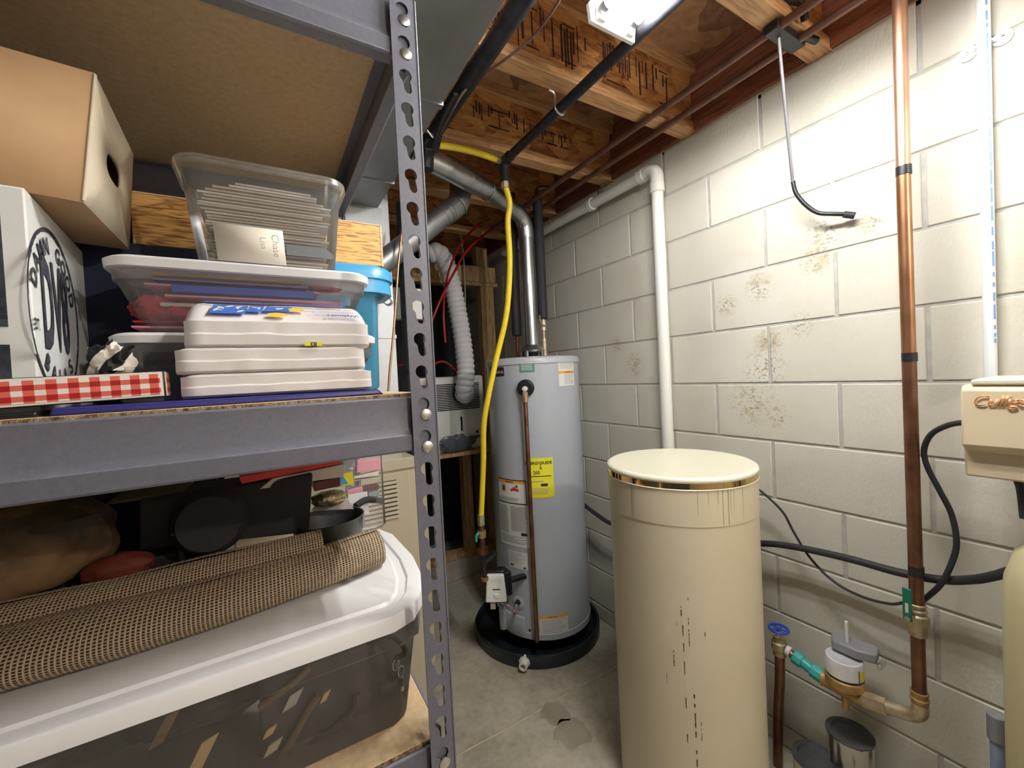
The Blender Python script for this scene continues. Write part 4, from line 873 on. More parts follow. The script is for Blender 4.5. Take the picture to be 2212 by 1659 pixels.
mb = MB(); gx1 = at(1035, 850, 'y', 2.42).x; zg0 = at(1000, 830, 'y', 2.42).z; zg1 = at(1000, 884, 'y', 2.42).z
for k in range(16):
    z = zg0-(zg0-zg1)*k/15; mb.box(x0+.03, gx1, 2.4175, 2.4205, z, z+.006)
mb.build('grille_slots', M['dark'], ap)
q = at(997, 915, 'y', 2.42); MB().box(q.x-.005, q.x+.005, 2.4165, 2.421, q.z-.045, q.z+.045).build('slot_window', M['dark'], ap)
q = at(1031, 932, 'y', 2.42); MB().lathe([(0, .003), (.008, .003), (.01, 0)], (q.x, 2.42, q.z), 12, (0, -1, 0)).build('knob', M['dark'], ap)
q = at(998, 850, 'y', 2.41)
MB().lathe([(.03, .0), (.06, .0), (.062, .02), (.05, .03), (.045, .012)], (q.x, 2.42, q.z), 24, (0, -1, 0)).build('hose_collar', M['blackplastic'], ap)
tp = [(q.x, 2.415, q.z), (q.x, 2.36, q.z-.005), at(1003, 838, 'y', 2.33), at(1006, 800, 'y', 2.32), at(1000, 740, 'y', 2.34), at(990, 680, 'y', 2.36), at(978, 620, 'y', 2.38), at(962, 565, 'y', 2.38), at(945, 545, 'y', 2.38), at(925, 550, 'y', 2.40)]
P = spline([Vector(p_) for p_ in tp], 22)
acc = [0]
for a_, b_ in zip(P, P[1:]): acc.append(acc[-1]+(b_-a_).length)
NR = 32*8; Q = []; j_ = 0
for i_ in range(NR+1):
    s_ = acc[-1]*i_/NR
    while j_ < len(P)-2 and acc[j_+1] < s_: j_ += 1
    Q.append(P[j_].lerp(P[j_+1], (s_-acc[j_])/max(1e-9, acc[j_+1]-acc[j_])))
tag(MB().tube(Q, lambda k: .049+.0075*abs(sin(k*32*pi)), 24).build('ribbed_hose', M['hosewhite']), 'white ribbed exhaust hose hanging down to the white appliance', 'hose')
mb = MB(); rr = random.Random(5)
q = at(995, 965, 'y', 2.36)
def bag(u, v):
    a = 2*pi*u; f = pi*v; r = .5+.35*noise.noise(Vector((cos(a)*2, sin(a)*2, f*2.3)))
    return (q.x-.01+.15*r*cos(a)*sin(f)*2*.8, 2.385+.022*sin(a)*sin(f), zs_+.002+.055*max(0, (1+cos(f))*(.6+r*.6)))
tag(MB().grid(bag, 30, 16).build('plastic_bag', mat('grey_crumpled_plastic', (.10, .11, .13), .3)), 'crumpled dark plastic bag on the shelf in front of the white appliance', 'bag')
run('red_tube', [(1100, 470, 'y', 2.3), (1055, 500, 'y', 2.25), (1010, 540, 'y', 2.2), (980, 590, 'y', 2.15), (955, 640, 'y', 2.1), (938, 680, 'y', 2.1), (915, 740, 'y', 2.1)], .0068, M['redcable'], 'red tube curving from the dark joists down across the ribbed hose', 'tube')
run('red_tube', [(1040, 480, 'y', 2.3), (1000, 520, 'y', 2.25), (975, 570, 'y', 2.2), (962, 620, 'y', 2.15), (958, 680, 'y', 2.1), (962, 740, 'y', 2.1)], .0062, M['redcable'], 'red tube hanging left of the other, straight down past the ribbed hose', 'tube')
run('red_tube', [(848, 790, 'y', 1.98), (895, 785, 'y', 2.0), (925, 790, 'y', 2.1), (958, 781, 'y', 2.2), (985, 800, 'y', 2.36), (1000, 812, 'y', 2.47)], .006, M['redcable'], 'short red tube behind the rack post above the white appliance', 'tube')
run('hanging_cord', [(985, 430, 'y', 2.6), (1000, 545, 'y', 2.6), (1003, 590, 'y', 2.6), (1005, 640, 'y', 2.6), (1005, 700, 'y', 2.6), (1003, 760, 'y', 2.58), (1003, 815, 'y', 2.45)], .005, M['beigecord'], 'thin beige cord hanging in front of the stud frame', 'cord')
run('black_stack', [(868, 440, 'y', 1.86), (871, 520, 'y', 1.86), (875, 600, 'y', 1.86), (880, 700, 'y', 1.86), (886, 850, 'y', 1.86), (896, 1100, 'y', 1.86), (903, 1330, 'y', 1.86)], .027, M['blackpipe'], 'thick black vertical pipe between the plenum and the rack post', 'pipe', 2)
run('copper_tube', [(872, 470, 'y', 1.66), (866, 520, 'y', 1.66), (860, 580, 'y', 1.66), (856, 640, 'y', 1.66), (850, 720, 'y', 1.66), (842, 800, 'y', 1.66), (838, 860, 'y', 1.66), (837, 900, 'y', 1.66)], .0045, M['copper'], 'thin copper tube running down the plenum behind the rack', 'tube')
q0 = at(886, 622, 'y', 1.95); q1 = at(916, 690, 'y', 1.95)
tag(MB().box(.5025, q1.x, 1.95, 2.0, q1.z, q0.z).build('junction_box', M['white'], bev=.004), 'small white box behind the rack post beside the black vertical pipe', 'box')
# ------------------------------------------------------------------ steel storage rack
FY, BY, XR, XL, PW = .620, 1.340, .2265, -.74, .039
PZ0 = H+.0075; PITCH_ = .05
HD, SLR = .0098, .0060
def kradius(a, lead=1):
    # head circle at (-.001, .006), slot from the head down to (.0025, -.015)
    o = (0, 0); best = 0
    for k in range(1, 60):
        r = k*.0005; x, y = o[0]+r*cos(a), o[1]+r*sin(a)
        ok = math.hypot(x+.001, y-.006) <= HD
        t = min(1, max(0, (.006-y)/.021)); sx = -.001+.0035*t
        if math.hypot(x-sx, y-(.006-.021*t)) <= SLR: ok = True
        if ok: best = r
    return max(best, .004)
KR = {}
def krad(a):
    k = round(a, 4)
    if k not in KR: KR[k] = kradius(a)
    return KR[k]
rack = thing('storage_rack', 'grey steel storage rack with keyhole posts and particle-board shelves', 'shelving rack', (XL/2+XR/2, (FY+BY)/2, 0))
def post(xo, yo, dx, dy):
    """corner at (xo, yo); flanges run toward dx along x and dy along y"""
    mb = MB()
    for n in range(-27, 12):
        zc = PZ0+n*PITCH_
        vs, fs = holed(lambda u, v: (xo+dx*(PW/2)+u*1.0, yo, zc+v), PW, PITCH_, krad, 28, 0, 0); mb.add(vs, fs)
        vs, fs = holed(lambda u, v: (xo, yo+dy*(PW/2)+u*1.0, zc+v), PW, PITCH_, krad, 28, 0, 0); mb.add(vs, fs)
    return mb
def merge(o, d=.00005):
    bm = bmesh.new(); bm.from_mesh(o.data); bmesh.ops.remove_doubles(bm, verts=bm.verts, dist=d); bmesh.ops.recalc_face_normals(bm, faces=bm.faces); bm.to_mesh(o.data); bm.free()
for xo, yo, dx, dy in ((XR, FY, -1, 1), (XL, FY, 1, 1), (XR, BY, -1, -1), (XL, BY, 1, -1)):
    o = post(xo, yo, dx, dy).build('post', M['rack'], rack, ang=60); merge(o); o.data.shade_flat()
    md = o.modifiers.new('solid', 'SOLIDIFY'); md.thickness = .0018; md.offset = 0
    md = o.modifiers.new('bevel', 'BEVEL'); md.width = .0005; md.segments = 1; md.limit_method = 'ANGLE'
    e = MB().cyl((xo, yo, .003), (xo, yo, PZ0+11*PITCH_+.025), .0018, 10); e.build('post_edge', M['rack'], rack)
    MB().box(min(xo, xo+dx*PW)-.002, max(xo, xo+dx*PW)+.002, min(yo, yo+dy*PW)-.002, max(yo, yo+dy*PW)+.002, 0, .006).build('foot', M['blackplastic'], rack)
LEV = [PZ0+11*PITCH_+.019, PZ0-PITCH_+.019, PZ0-12*PITCH_+.019, PZ0-24*PITCH_+.019]
BH = .0845
def beam_profile(s, top):
    """(offset inward, height) of the stepped beam"""
    b = top-BH; m = top-.050
    return [(.0085, top-.002), (.0105, top), (.014, top), (.014, top-.014), (.034, top-.014), (.034, top-.0125), (.034, top-.0155), (.0155, top-.0155), (.0155, m+.002), (.0075, m-.010), (.0075, b+.0035), (.026, b+.0035), (.026, b), (.006, b), (.0028, b+.003), (.0028, m-.009), (.0045, m-.0075), (.0085, m+.003)]
def beam(top, axis, pos, sgn, a, b):
    pf = beam_profile(0, top)
    if axis == 'x': pts = [(a, pos+sgn*o_, z) for o_, z in pf]; d = (b-a, 0, 0)
    else: pts = [(pos+sgn*o_, a, z) for o_, z in pf]; d = (0, b-a, 0)
    return MB().prism(pts, d)
for L_i, top in enumerate(LEV):
    for pos, sg in ((FY, 1), (BY, -1)):
        mb = beam(top, 'x', pos, sg, XL+PW-.004, XR-PW+.003)
        for xa, xb in ((XL+.003, XL+PW-.002), (XR-PW+.002, XR-.003)):
            y = pos+sg*.0035; mb.box(xa, xb, min(y, y+sg*.0016), max(y, y+sg*.0016), top-BH, top)
        mb.build('beam', M['rack'], rack, bev=.0012, seg=2)
    for pos, sg in ((XR, -1), (XL, 1)):
        mb = beam(top, 'y', pos, sg, FY+PW-.004, BY-PW+.004); mb.build('side_beam', M['rack'], rack, bev=.0012)
    for xo, dx in ((XR, -1), (XL, 1)):
        for yo, sg in ((FY, 1), (BY, -1)):
            for n in ((11, 10), (-1, -2), (-12, -13), (-24, -25))[L_i]:
                zc = PZ0+n*PITCH_-.0105; xc = xo+dx*PW/2+.002
                MB().lathe([(0, .0035), (.0055, .0035), (.0085, .0022), (.0088, .0005), (.0085, -.001), (.004, -.0015), (.004, -.006)], (xc, yo, zc), 24, (0, -sg, 0)).build('rivet', M['rivet'], rack, ang=25)
    zb_ = top-.012
    d = MB().box(XL+.016, XR-.016, FY+.0165, BY-.0165, zb_, zb_+.0165).build('shelf_board', M['chip'], rack, bev=.001, seg=1)
    MB().box(XL+.03, XR-.017, FY+.0160, FY+.0170, zb_+.0005, zb_+.016).build('rough_edge', M['chipedge'], rack)
DM = LEV[1]+.0045; DB = LEV[2]+.0045
def oriented(name, m, o, X, Z, L, D, h, parent=None, bev=.001, mb=None):
    """box of length L along X, depth D, height h, in its own frame"""
    X = Vector(X).normalized(); Z = (Vector(Z)-X*Vector(Z).dot(X)).normalized(); Y = Z.cross(X)
    ob_ = (mb or MB().box(0, L, 0, D, 0, h)).build(name, m, loc=(0, 0, 0), bev=bev)
    ob_.matrix_world = Matrix(((X.x, Y.x, Z.x, o[0]), (X.y, Y.y, Z.y, o[1]), (X.z, Y.z, Z.z, o[2]), (0, 0, 0, 1)))
    return ob_
# ---- middle shelf: binders and gingham box at the front edge
bl = thing('binder', 'glossy navy binder lying at the front edge of the middle shelf', 'binder', (0, .74, DM))
MB().hexa([(-.205, .640, DM), (.158, .663, DM), (.150, .90, DM), (-.21, .90, DM)], [(-.203, .642, DM+.009), (.150, .664, DM+.0085), (.148, .90, DM+.009), (-.21, .90, DM+.009)]).build('cover', M['blueedge'], bl, bev=.003, seg=3)
bk = thing('binder', 'flat black folder under the red gingham box', 'binder', (-.4, .75, DM))
MB().box(-.62, -.215, .645, .80, DM, DM+.006).build('cover', M['blackplastic'], bk, bev=.002)
gA = at(0, 906, 'y', .648); gB = at(360, 857, 'y', .660); gd = (gB-gA); gA2 = gA-gd*1.2
gA2.z = max(gA2.z, DM+.0065)
gd = gB-gA2; gh = at(356, 801, 'y', .660).z-gB.z
gb = oriented('gift_box', M['blackplastic'], gA2, gd, (0, 0, 1), gd.length, .055, gh, bev=.0015)
tag(gb, 'long flat box with red and white gingham sides on the middle shelf', 'box')
Lg = gd.length
M['ging'] = gingham('red_gingham', .0172, .0118); M['gingborder'] = mat('cream_box_border', (.82, .76, .70), .5)
MB().box(.001, Lg-.002, -.0008, .0, .0015, gh-.0008).build('side_border', M['gingborder'], gb)
MB().box(.004, Lg-.0045, -.0014, -.0006, .004, gh-.0035).build('gingham_side', M['ging'], gb)
MB().box(Lg, Lg+.0008, .003, .05, .0015, gh-.001).build('end_border', M['gingborder'], gb)
m2 = MB().box(Lg+.0004, Lg+.0014, .006, .048, .004, gh-.0035).build('gingham_end', None, gb)
mg = gingham('red_gingham_end', .0118, .0118); m2.data.materials.append(mg)
for n_ in mg.node_tree.nodes:
    if n_.type == 'SEPXYZ':
        for l_ in list(mg.node_tree.links):
            if l_.from_node == n_ and l_.from_socket.name == 'X':
                to = l_.to_socket; mg.node_tree.links.remove(l_); mg.node_tree.links.new(n_.outputs['Y'], to)
# ---- stack of padded photo envelopes
def pack(name_lab, xl, xr, z0, z1, zslope, seed, y0=.662, depth=.092, loc=None):
    t = thing('photo_mailer', name_lab, 'envelope', ((xl+xr)/2, y0+depth/2, z0), 'white photo mailers stacked on the middle shelf')
    dz = z1-z0
    prof = [(.010, z0+.0005), (.001, z0+.004), (.0, z0+dz*.45), (.002, z0+dz*.52), (.001, z1-.003), (.004, z1), (.055, zslope), (.068, zslope+.002), (depth-.008, zslope+.001), (depth, z0+dz*.5), (depth-.012, z0+.0005)]
    n = len(prof); NU = 40; mb = MB(); cy = depth/2; cz = (z0+z1)/2
    for i in range(NU+1):
        u = i/NU; x = xl+(xr-xl)*u; e = min(u, 1-u); k = 1 if e > .06 else (.80+.20*(e/.06)**.5)
        for j, (yy, zz) in enumerate(prof):
            q = noise.noise(Vector((x*28, yy*30+seed*7, zz*30)))*.0035+noise.noise(Vector((x*70, yy*60+seed, zz*40)))*.0012
            q *= .3 if j in (4, 5) else 1
            zz2 = z0+(zz-z0)*(1 if j not in (5, 6, 7, 8) else (k if e < .06 else 1))
            mb.v.append(Vector((x+q*.5, y0+cy+(yy-cy)*k-abs(q)*.6, max(zz2+(q*.5 if j > 1 and j < 10 else 0), z0+.0002))))
    for i in range(NU):
        for j in range(n):
            mb.f.append([i*n+j, i*n+(j+1) % n, (i+1)*n+(j+1) % n, (i+1)*n+j])
    mb.f.append(list(range(n))); mb.f.append([NU*n+j for j in range(n)][::-1])
    mb.build('sleeve', M['paper'], t, ang=28)
    return t
zq = lambda px, py, y=.662: at(px, py, 'y', y).z
zb0 = DM+.0095
p3z = (zb0, zq(600, 803)); p2z = (p3z[1]+.0003, zq(600, 750)); p1z = (p2z[1]+.0003, zq(600, 691))
xp = lambda px, y=.662: at(px, 780, 'y', y).x
pk3 = pack('thin white photo mailer at the bottom of the stack of three', xp(384), xp(803), p3z[0], p3z[1], p3z[1]+.001, 3)
pk2 = pack('crumpled white photo mailer in the middle of the stack of three', xp(374), xp(790), p2z[0], p2z[1], p2z[1]+.001, 2)
pk1 = pack('printed white photo mailer on top of the stack of three', xp(398), xp(802), p1z[0], p1z[1], p1z[1]+.028, 1)
# print on the sloping face of the top mailer (upside down)
s0 = Vector((0, .666, p1z[1])); s1 = Vector((0, .717, p1z[1]+.028)); sd = (s1-s0); sl = sd.length; sd.normalize(); sn = Vector((0, -sd.z, sd.y))
def sl_pt(x, v, o=.0052): p = s0+sd*v+sn*o; return Vector((x, p.y, p.z))
def sq(px0, px1, v0, v1, nm, m, o=.0052, skew=0):
    a, b = xp(px0), xp(px1); MB().add([sl_pt(a, v0, o), sl_pt(b, v0, o), sl_pt(b+skew, v1, o), sl_pt(a+skew, v1, o)], [(0, 1, 2, 3)]).build(nm, m, pk1)
def sl_text(s, px, v, size, m, bold=0): text_mb(s, lambda u, w_: sl_pt(xp(px)-u, v-w_, .0056), size, bold, 'LEFT').build('printed_text', m, pk1, ang=180)
sq(437, 758, sl*.90, sl*.96, 'blue_line', M['blueink'])
sq(455, 535, sl*.14, sl*.72, 'blue_panel', M['blueink'], skew=.004); sq(539, 572, sl*.30, sl*.72, 'blue_panel', M['blueink'], skew=.004); sq(574, 632, sl*.38, sl*.72, 'blue_panel', M['blueink'], skew=.006)
rr = random.Random(8); mb = MB()
for k in range(13):
    px = rr.uniform(466, 622); v = rr.uniform(.26, .64) if px < 530 else rr.uniform(.44, .66); a = rr.uniform(0, pi); c_ = xp(px); w2 = rr.uniform(.003, .006)
    mb.add([sl_pt(c_+w2*cos(q)*cos(a)-.4*w2*sin(q)*sin(a), sl*v+w2*cos(q)*sin(a)+.4*w2*sin(q)*cos(a), .0056) for q in [2*pi*i/10 for i in range(10)]], [tuple(range(10))])
mb.build('white_figures', M['whitelabel'], pk1)
for px, v, w2 in ((606, .12, .0125), (650, .52, .011)):
    c_ = xp(px); MB().add([sl_pt(c_+w2*cos(q), sl*v+w2*.62*sin(q), .0058) for q in [2*pi*i/24 for i in range(24)]], [tuple(range(24))]).build('price_spot', mat('golden_price_spot', (.95, .62, .06), .5), pk1)
sl_text('$2.84', 622, sl*.13, .009, M['redink']); sl_text('$1.97', 662, sl*.53, .008, M['redink'])
sl_text('Walmart', 783, sl*.17, .0125, M['blueink'], .0003); sl_text('Photo', 717, sl*.17, .008, M['greytext'])
sl_text('Decorate your Home', 776, sl*.42, .0085, M['greytext']); sl_text('with Memories', 776, sl*.60, .0085, M['greytext'])
c_ = xp(726)
for k in range(6):
    a = k*pi/3+.3; MB().add([sl_pt(c_+.002*cos(a-.3), sl*.17+.002*sin(a-.3), .0056), sl_pt(c_+.0055*cos(a-.14), sl*.17+.0055*sin(a-.14), .0056), sl_pt(c_+.0055*cos(a+.14), sl*.17+.0055*sin(a+.14), .0056), sl_pt(c_+.002*cos(a+.3), sl*.17+.002*sin(a+.3), .0056)], [(0, 1, 2, 3)]).build('spark_mark', M['orangeink'], pk1)
a, b = xp(660), xp(698); z_ = p1z[0]; MB().box(a, b, .6585, .6592, z_+.001, z_+.0065).build('yellow_sticker', M['yellowink'], pk1)
text_mb('83', lambda u, v: ((a+b)/2-u, .6582, z_+.0037-v), .0085, .0002).build('sticker_text', M['ink'], pk1, ang=180)
# ---- white carton with the round stamp
P0 = Vector(at(52, 405, 'y', .68)); czt = P0.z; P1 = Vector(at(180, 545, 'z', czt)); dd = (P1-P0); dd.z = 0; Dl = dd.length; dd.normalize()
ff = Vector((-dd.y, dd.x, 0))
ct = thing('carton', 'white carton with a worn round black stamp on its side, on the middle shelf', 'box', (P0.x-.15, P0.y+.13, DM))
c4 = lambda z: [Vector((p.x, p.y, z)) for p in (P0+ff*.33, P0, P0+dd*Dl, P0+dd*Dl+ff*.33)]
MB().hexa(c4(DM+.0005), c4(czt)).build('carton_body', M['cartonwhite'], ct, bev=.002)
nrm = Vector((dd.y, -dd.x, 0))
SP = lambda px, py: on_plane(px, py, P0+nrm*.001, nrm)
def sloc(p): q = p-P0; return q.dot(dd), p.z
sl_, zt_ = sloc(SP(62, 690)); sr_, _ = sloc(SP(167, 680)); _, zt2 = sloc(SP(125, 515)); cs = (sl_+sr_)/2; R_ = (sr_-sl_)/2; zc_ = zt2-R_
def spt(s, z, o=.0012): p = P0+dd*s+nrm*o; return Vector((p.x, p.y, z))
mb = MB(); n_ = 96
for k in range(n_):
    a, b = 2*pi*k/n_, 2*pi*(k+1)/n_; wv = R_*(.045+.02*noise.noise(Vector((cos(a)*9, sin(a)*9, 0))))
    mb.add([spt(cs+R_*cos(a), zc_+R_*sin(a)), spt(cs+R_*cos(b), zc_+R_*sin(b)), spt(cs+(R_-wv)*cos(b), zc_+(R_-wv)*sin(b)), spt(cs+(R_-wv)*cos(a), zc_+(R_-wv)*sin(a))], [(0, 1, 2, 3)])
mb.build('stamp_ring', M['wornink'], ct)
text_mb('DV8', lambda u, v: spt(cs+u*.62, zc_+v*1.55+R_*.02), R_*.92, .003).build('stamp_letters', M['wornink'], ct, ang=180)
def arc_text(s, a0, a1, rad, size, flip=False):
    n = len(s)
    for i, ch in enumerate(s):
        if ch == ' ': continue
        a = a0+(a1-a0)*i/(n-1); ca, sa = cos(a), sin(a)
        if not flip: f = lambda u, v: spt(cs+rad*ca+u*sa+v*ca, zc_+rad*sa-u*ca+v*sa)
        else: f = lambda u, v: spt(cs+rad*ca-u*sa-v*ca, zc_+rad*sa+u*ca-v*sa)
        text_mb(ch, f, size, .0008).build('stamp_letter', M['wornink'], ct, ang=180)
arc_text('DAMN GOOD', radians(158), radians(22), R_*.78, R_*.27)
arc_text('BALLS', radians(232), radians(308), R_*.78, R_*.27, True)
text_mb('EST.', lambda u, v: spt(cs-R_*.74+u*.6, zc_-R_*.22+v), R_*.17, .0004).build('stamp_letters', M['wornink'], ct, ang=180)
for z0_, z1_ in ((at(5, 690, 'y', .68).z, at(5, 445, 'y', .68).z), (at(5, 706, 'y', .68).z, at(5, 682, 'y', .68).z), (at(5, 838, 'y', .68).z, at(5, 745, 'y', .68).z)):
    q = P0+ff*(P0.x-at(12, 600, 'y', .68).x); e_ = [Vector((p.x, p.y, 0)) for p in (q+ff*.09-dd*.001, q-dd*.001, q+dd*.001, q+ff*.09+dd*.001)]; MB().hexa([p+Vector((0, 0, z1_)) for p in e_], [p+Vector((0, 0, z0_)) for p in e_]).build('black_panel', M['wornink'], ct)
# ---- brown archive box on top of the carton
A = Vector(at(180, 437, 'z', czt+.001)); Fl = Vector(at(0, 404, 'z', czt+.001)); Bk = Vector(at(280, 540, 'z', czt+.001))
At = Vector(at(205, 158, 'y', A.y-.004)); Ft = Vector(at(0, 97, 'y', (A+(Fl-A)).y+.004)); Bt = Vector(at(288, 333, 'z', At.z)); 
ex_ = (Fl-A)*3.2; Fl2 = A+ex_; Ft2 = At+(Ft-At)*3.2; Ft2.z = At.z
ab = thing('archive_box', 'brown cardboard box with a hand hole, resting on the white carton', 'box', (A.x-.1, A.y+.1, czt))
B2 = Bk+ex_; B2t = Bt+(Ft2-At)
MB().add([Fl2, A, At, Ft2], [(0, 1, 2, 3)]).build('front_panel', M['cardboard'], ab, sol=.003, solo=1)
MB().add([Fl2, B2, Bk, A], [(0, 1, 2, 3)]).build('bottom_panel', M['cardboard'], ab)
MB().add([Bk, B2, B2t, Bt, Ft2, At, Fl2], [(0, 1, 2, 3), (3, 2, 4, 5), (6, 4, 2, 1)]).build('back_and_lid', M['cardboard'], ab)
W2 = Bk-A; Hh = (At-A); w2 = W2.length; h2 = Hh.length; U2 = W2.normalized()
def side(u, v):
    fu, fv = (u+w2/2)/w2, (v+h2/2)/h2
    return A*(1-fu)*(1-fv)+Bk*fu*(1-fv)+Bt*fu*fv+At*(1-fu)*fv
hw, hh_ = .038, .017
sup = lambda a: 1/((abs(cos(a)/hw)**2.6+abs(sin(a)/hh_)**2.6)**(1/2.6))
vs, fs = holed(side, w2, h2, sup, 40, .005, .006)
o = MB().add(vs, fs).build('end_panel', M['cardpale'], ab); md = o.modifiers.new('s', 'SOLIDIFY'); md.thickness = .004; md.offset = -1
MB().cyl(A+Vector((0, 0, .002)), At-Vector((0, 0, .002)), .0018, 8).build('corner_fold', M['cardpale'], ab)
# ---- plastic tubs
def rrect(cx, cy, hx, hy, r, n=6):
    out = []
    for sx1, sy1, a0 in ((1, 1, 0), (-1, 1, pi/2), (-1, -1, pi), (1, -1, 3*pi/2)):
        for k in range(n+1):
            a = a0+pi/2*k/n; out.append((cx+sx1*(hx-r)+r*cos(a), cy+sy1*(hy-r)+r*sin(a)))
    return out
def loft(secs, cap0=True, cap1=False, n=6):
    mb = MB(); m = 4*(n+1)
    for (cx, cy, hx, hy, r, z) in secs: mb.v += [Vector((x, y, z)) for x, y in rrect(cx, cy, hx, hy, r, n)]
    for i in range(len(secs)-1):
        for k in range(m): mb.f.append([i*m+k, i*m+(k+1) % m, (i+1)*m+(k+1) % m, (i+1)*m+k])
    if cap0: mb.f.append(list(range(m))[::-1])
    if cap1: mb.f.append([(len(secs)-1)*m+k for k in range(m)])
    return mb
def tub(name, label, cat, cx, cy, hb, ht, z0, z1, film_m, rim_m=None, lid_m=None, lid_h=.014, r=.03, over=.008, collar=.03, group=None):
    t = thing(name, label, cat, (cx, cy, z0), group)
    loft([(cx, cy, hb[0]-.006, hb[1]-.006, r*.8, z0+.0005), (cx, cy, hb[0], hb[1], r, z0+.008), (cx, cy, ht[0]-.004, ht[1]-.004, r, z1-collar), (cx, cy, ht[0], ht[1], r, z1-collar+.002), (cx, cy, ht[0]+.001, ht[1]+.001, r, z1-.002)], True, False).build('tub_body', film_m, t, ang=50)
    if rim_m: loft([(cx, cy, ht[0], ht[1], r, z1-.004), (cx, cy, ht[0]+over, ht[1]+over, r+over, z1-.006), (cx, cy, ht[0]+over, ht[1]+over, r+over, z1), (cx, cy, ht[0], ht[1], r, z1+.001)], False).build('rim', rim_m, t, ang=40)
    if lid_m: loft([(cx, cy, ht[0]+.001, ht[1]+.001, r, z1-.004), (cx, cy, ht[0]+over, ht[1]+over, r+over, z1-.003), (cx, cy, ht[0]+over+.001, ht[1]+over+.001, r+over, z1+lid_h-.005), (cx, cy, ht[0]+over-.003, ht[1]+over-.003, r+over, z1+lid_h-.0015), (cx, cy, ht[0], ht[1], r, z1+lid_h)], True, True).build('lid', lid_m, t, ang=50)
    return t
yb_ = .757
# lower lidded tub
l2t = at(400, 717, 'y', yb_).z; l2b = at(400, 741, 'y', yb_).z
x0 = at(216, 730, 'y', yb_).x; x1 = at(820, 738, 'y', yb_).x; cxA = (x0+x1)/2; hxA = (x1-x0)/2-.009; hyA = .078; cyA = yb_+hyA+.009
tub('storage_tub', 'clear tub with white lid standing on the middle shelf under the red-filled tub', 'storage bin', cxA, cyA, (hxA-.028, hyA-.012), (hxA, hyA), DM, l2b+.004, M['binfilm'], None, M['lidwhite'], l2t-l2b-.004)
# red-filled tub on top
lt = at(470, 561, 'y', yb_).z; lb = at(470, 586, 'y', yb_).z
x0 = at(200, 570, 'y', yb_).x; x1 = at(806, 602, 'y', yb_).x; cxB = (x0+x1)/2; hxB = (x1-x0)/2-.010; cyB = cyA
zr0 = l2t+.0004
tub('storage_tub', 'clear tub with white lid full of red and blue craft things on the middle shelf', 'storage bin', cxB, cyB, (hxB-.030, hyA-.014), (hxB, hyA), zr0, lb+.004, M['binfilm'], None, M['lidwhite'], lt-lb-.004, collar=.022)
def slab(name, lab, cat, px0, px1, py, y, th, dep, m, group=None, zmin=0, tilt=0):
    a, b = at(px0, py, 'y', y), at(px1, py+(px1-px0)*.035, 'y', y); z = max((a.z+b.z)/2, zmin)
    return tag(MB().hexa([(a.x, y, z), (b.x, y, z+tilt), (b.x, y+dep, z+tilt), (a.x, y+dep, z)], [(a.x, y, z+th), (b.x, y, z+tilt+th), (b.x, y+dep, z+tilt+th), (a.x, y+dep, z+th)]).build(name, m, bev=.001, seg=1), lab, cat, group)
yi = yb_+.030
slab('folder', 'tan folder lying high inside the red-filled tub', 'folder', 325, 655, 597, yi, .004, .10, M['tan'])
slab('folder', 'thin violet sheet just under the tan folder in the red-filled tub', 'paper', 330, 665, 608, yi+.002, .004, .10, M['purple'])
slab('folder', 'pale pink sheet above the blue case in the red-filled tub', 'paper', 310, 690, 618, yi+.002, .003, .10, M['pink'])
slab('pencil_case', 'bright blue flat case inside the red-filled tub', 'case', 370, 680, 632, yi-.004, .0115, .09, M['bluebook'])
slab('folder', 'pink card below the blue case in the red-filled tub', 'card', 355, 740, 642, yi+.004, .004, .09, M['pink'])
slab('folder', 'manila card near the left end of the red-filled tub', 'card', 345, 520, 661, yi, .006, .09, M['manila'])
slab('folder', 'flat crimson sheet at the bottom of the red-filled tub', 'card', 285, 700, 692, yi+.002, .003, .10, M['crimson'], zmin=zr0+.010)
slab('folder', 'pink sheet at the very bottom of the red-filled tub', 'paper', 282, 720, 702, yi, .003, .10, M['pink'], zmin=zr0+.0055)
def blob(name, lab, cat, c, r, m, seed=0, amp=.25, fr=2.2, group=None, nu=36, nv=20, flat=None, par=None):
    c = Vector(c)
    def f(u, v):
        a, b = 2*pi*u, pi*v; d = Vector((cos(a)*sin(b), sin(a)*sin(b), cos(b))); k = 1+amp*noise.noise(d*fr+Vector((seed*3.1, seed, 0)))+amp*.4*noise.noise(d*fr*3+Vector((seed, 0, 0)))
        p = c+Vector((d.x*r[0]*k, d.y*r[1]*k, d.z*r[2]*k))
        if flat is not None: p.z = max(p.z, flat)
        return p
    mb = MB().grid(f, nu, nv); o_ = mb.build(name, m, par)
    if par is None: tag(o_, lab, cat, group)
    return o_
blob('felt_flower', 'dark crimson crumpled cloth at the left inside the red-filled tub', 'cloth', at(335, 668, 'y', yi+.03), (.030, .025, .018), M['crimson'], 1, .4)
blob('felt_flower', 'crimson cloth bundle in the middle of the red-filled tub', 'cloth', at(400, 680, 'y', yi+.03), (.030, .03, .015), M['crimson'], 2, .4)
blob('felt_flower', 'red cloth bundle near the right end of the red-filled tub', 'cloth', at(700, 615, 'y', yi+.05), (.040, .03, .013), M['crimson'], 3, .3)
slab('folder', 'magenta sheet standing behind the red cloth in the tub', 'paper', 420, 760, 607, yi+.08, .028, .003, mat('magenta_card', (.45, .06, .12), .6))
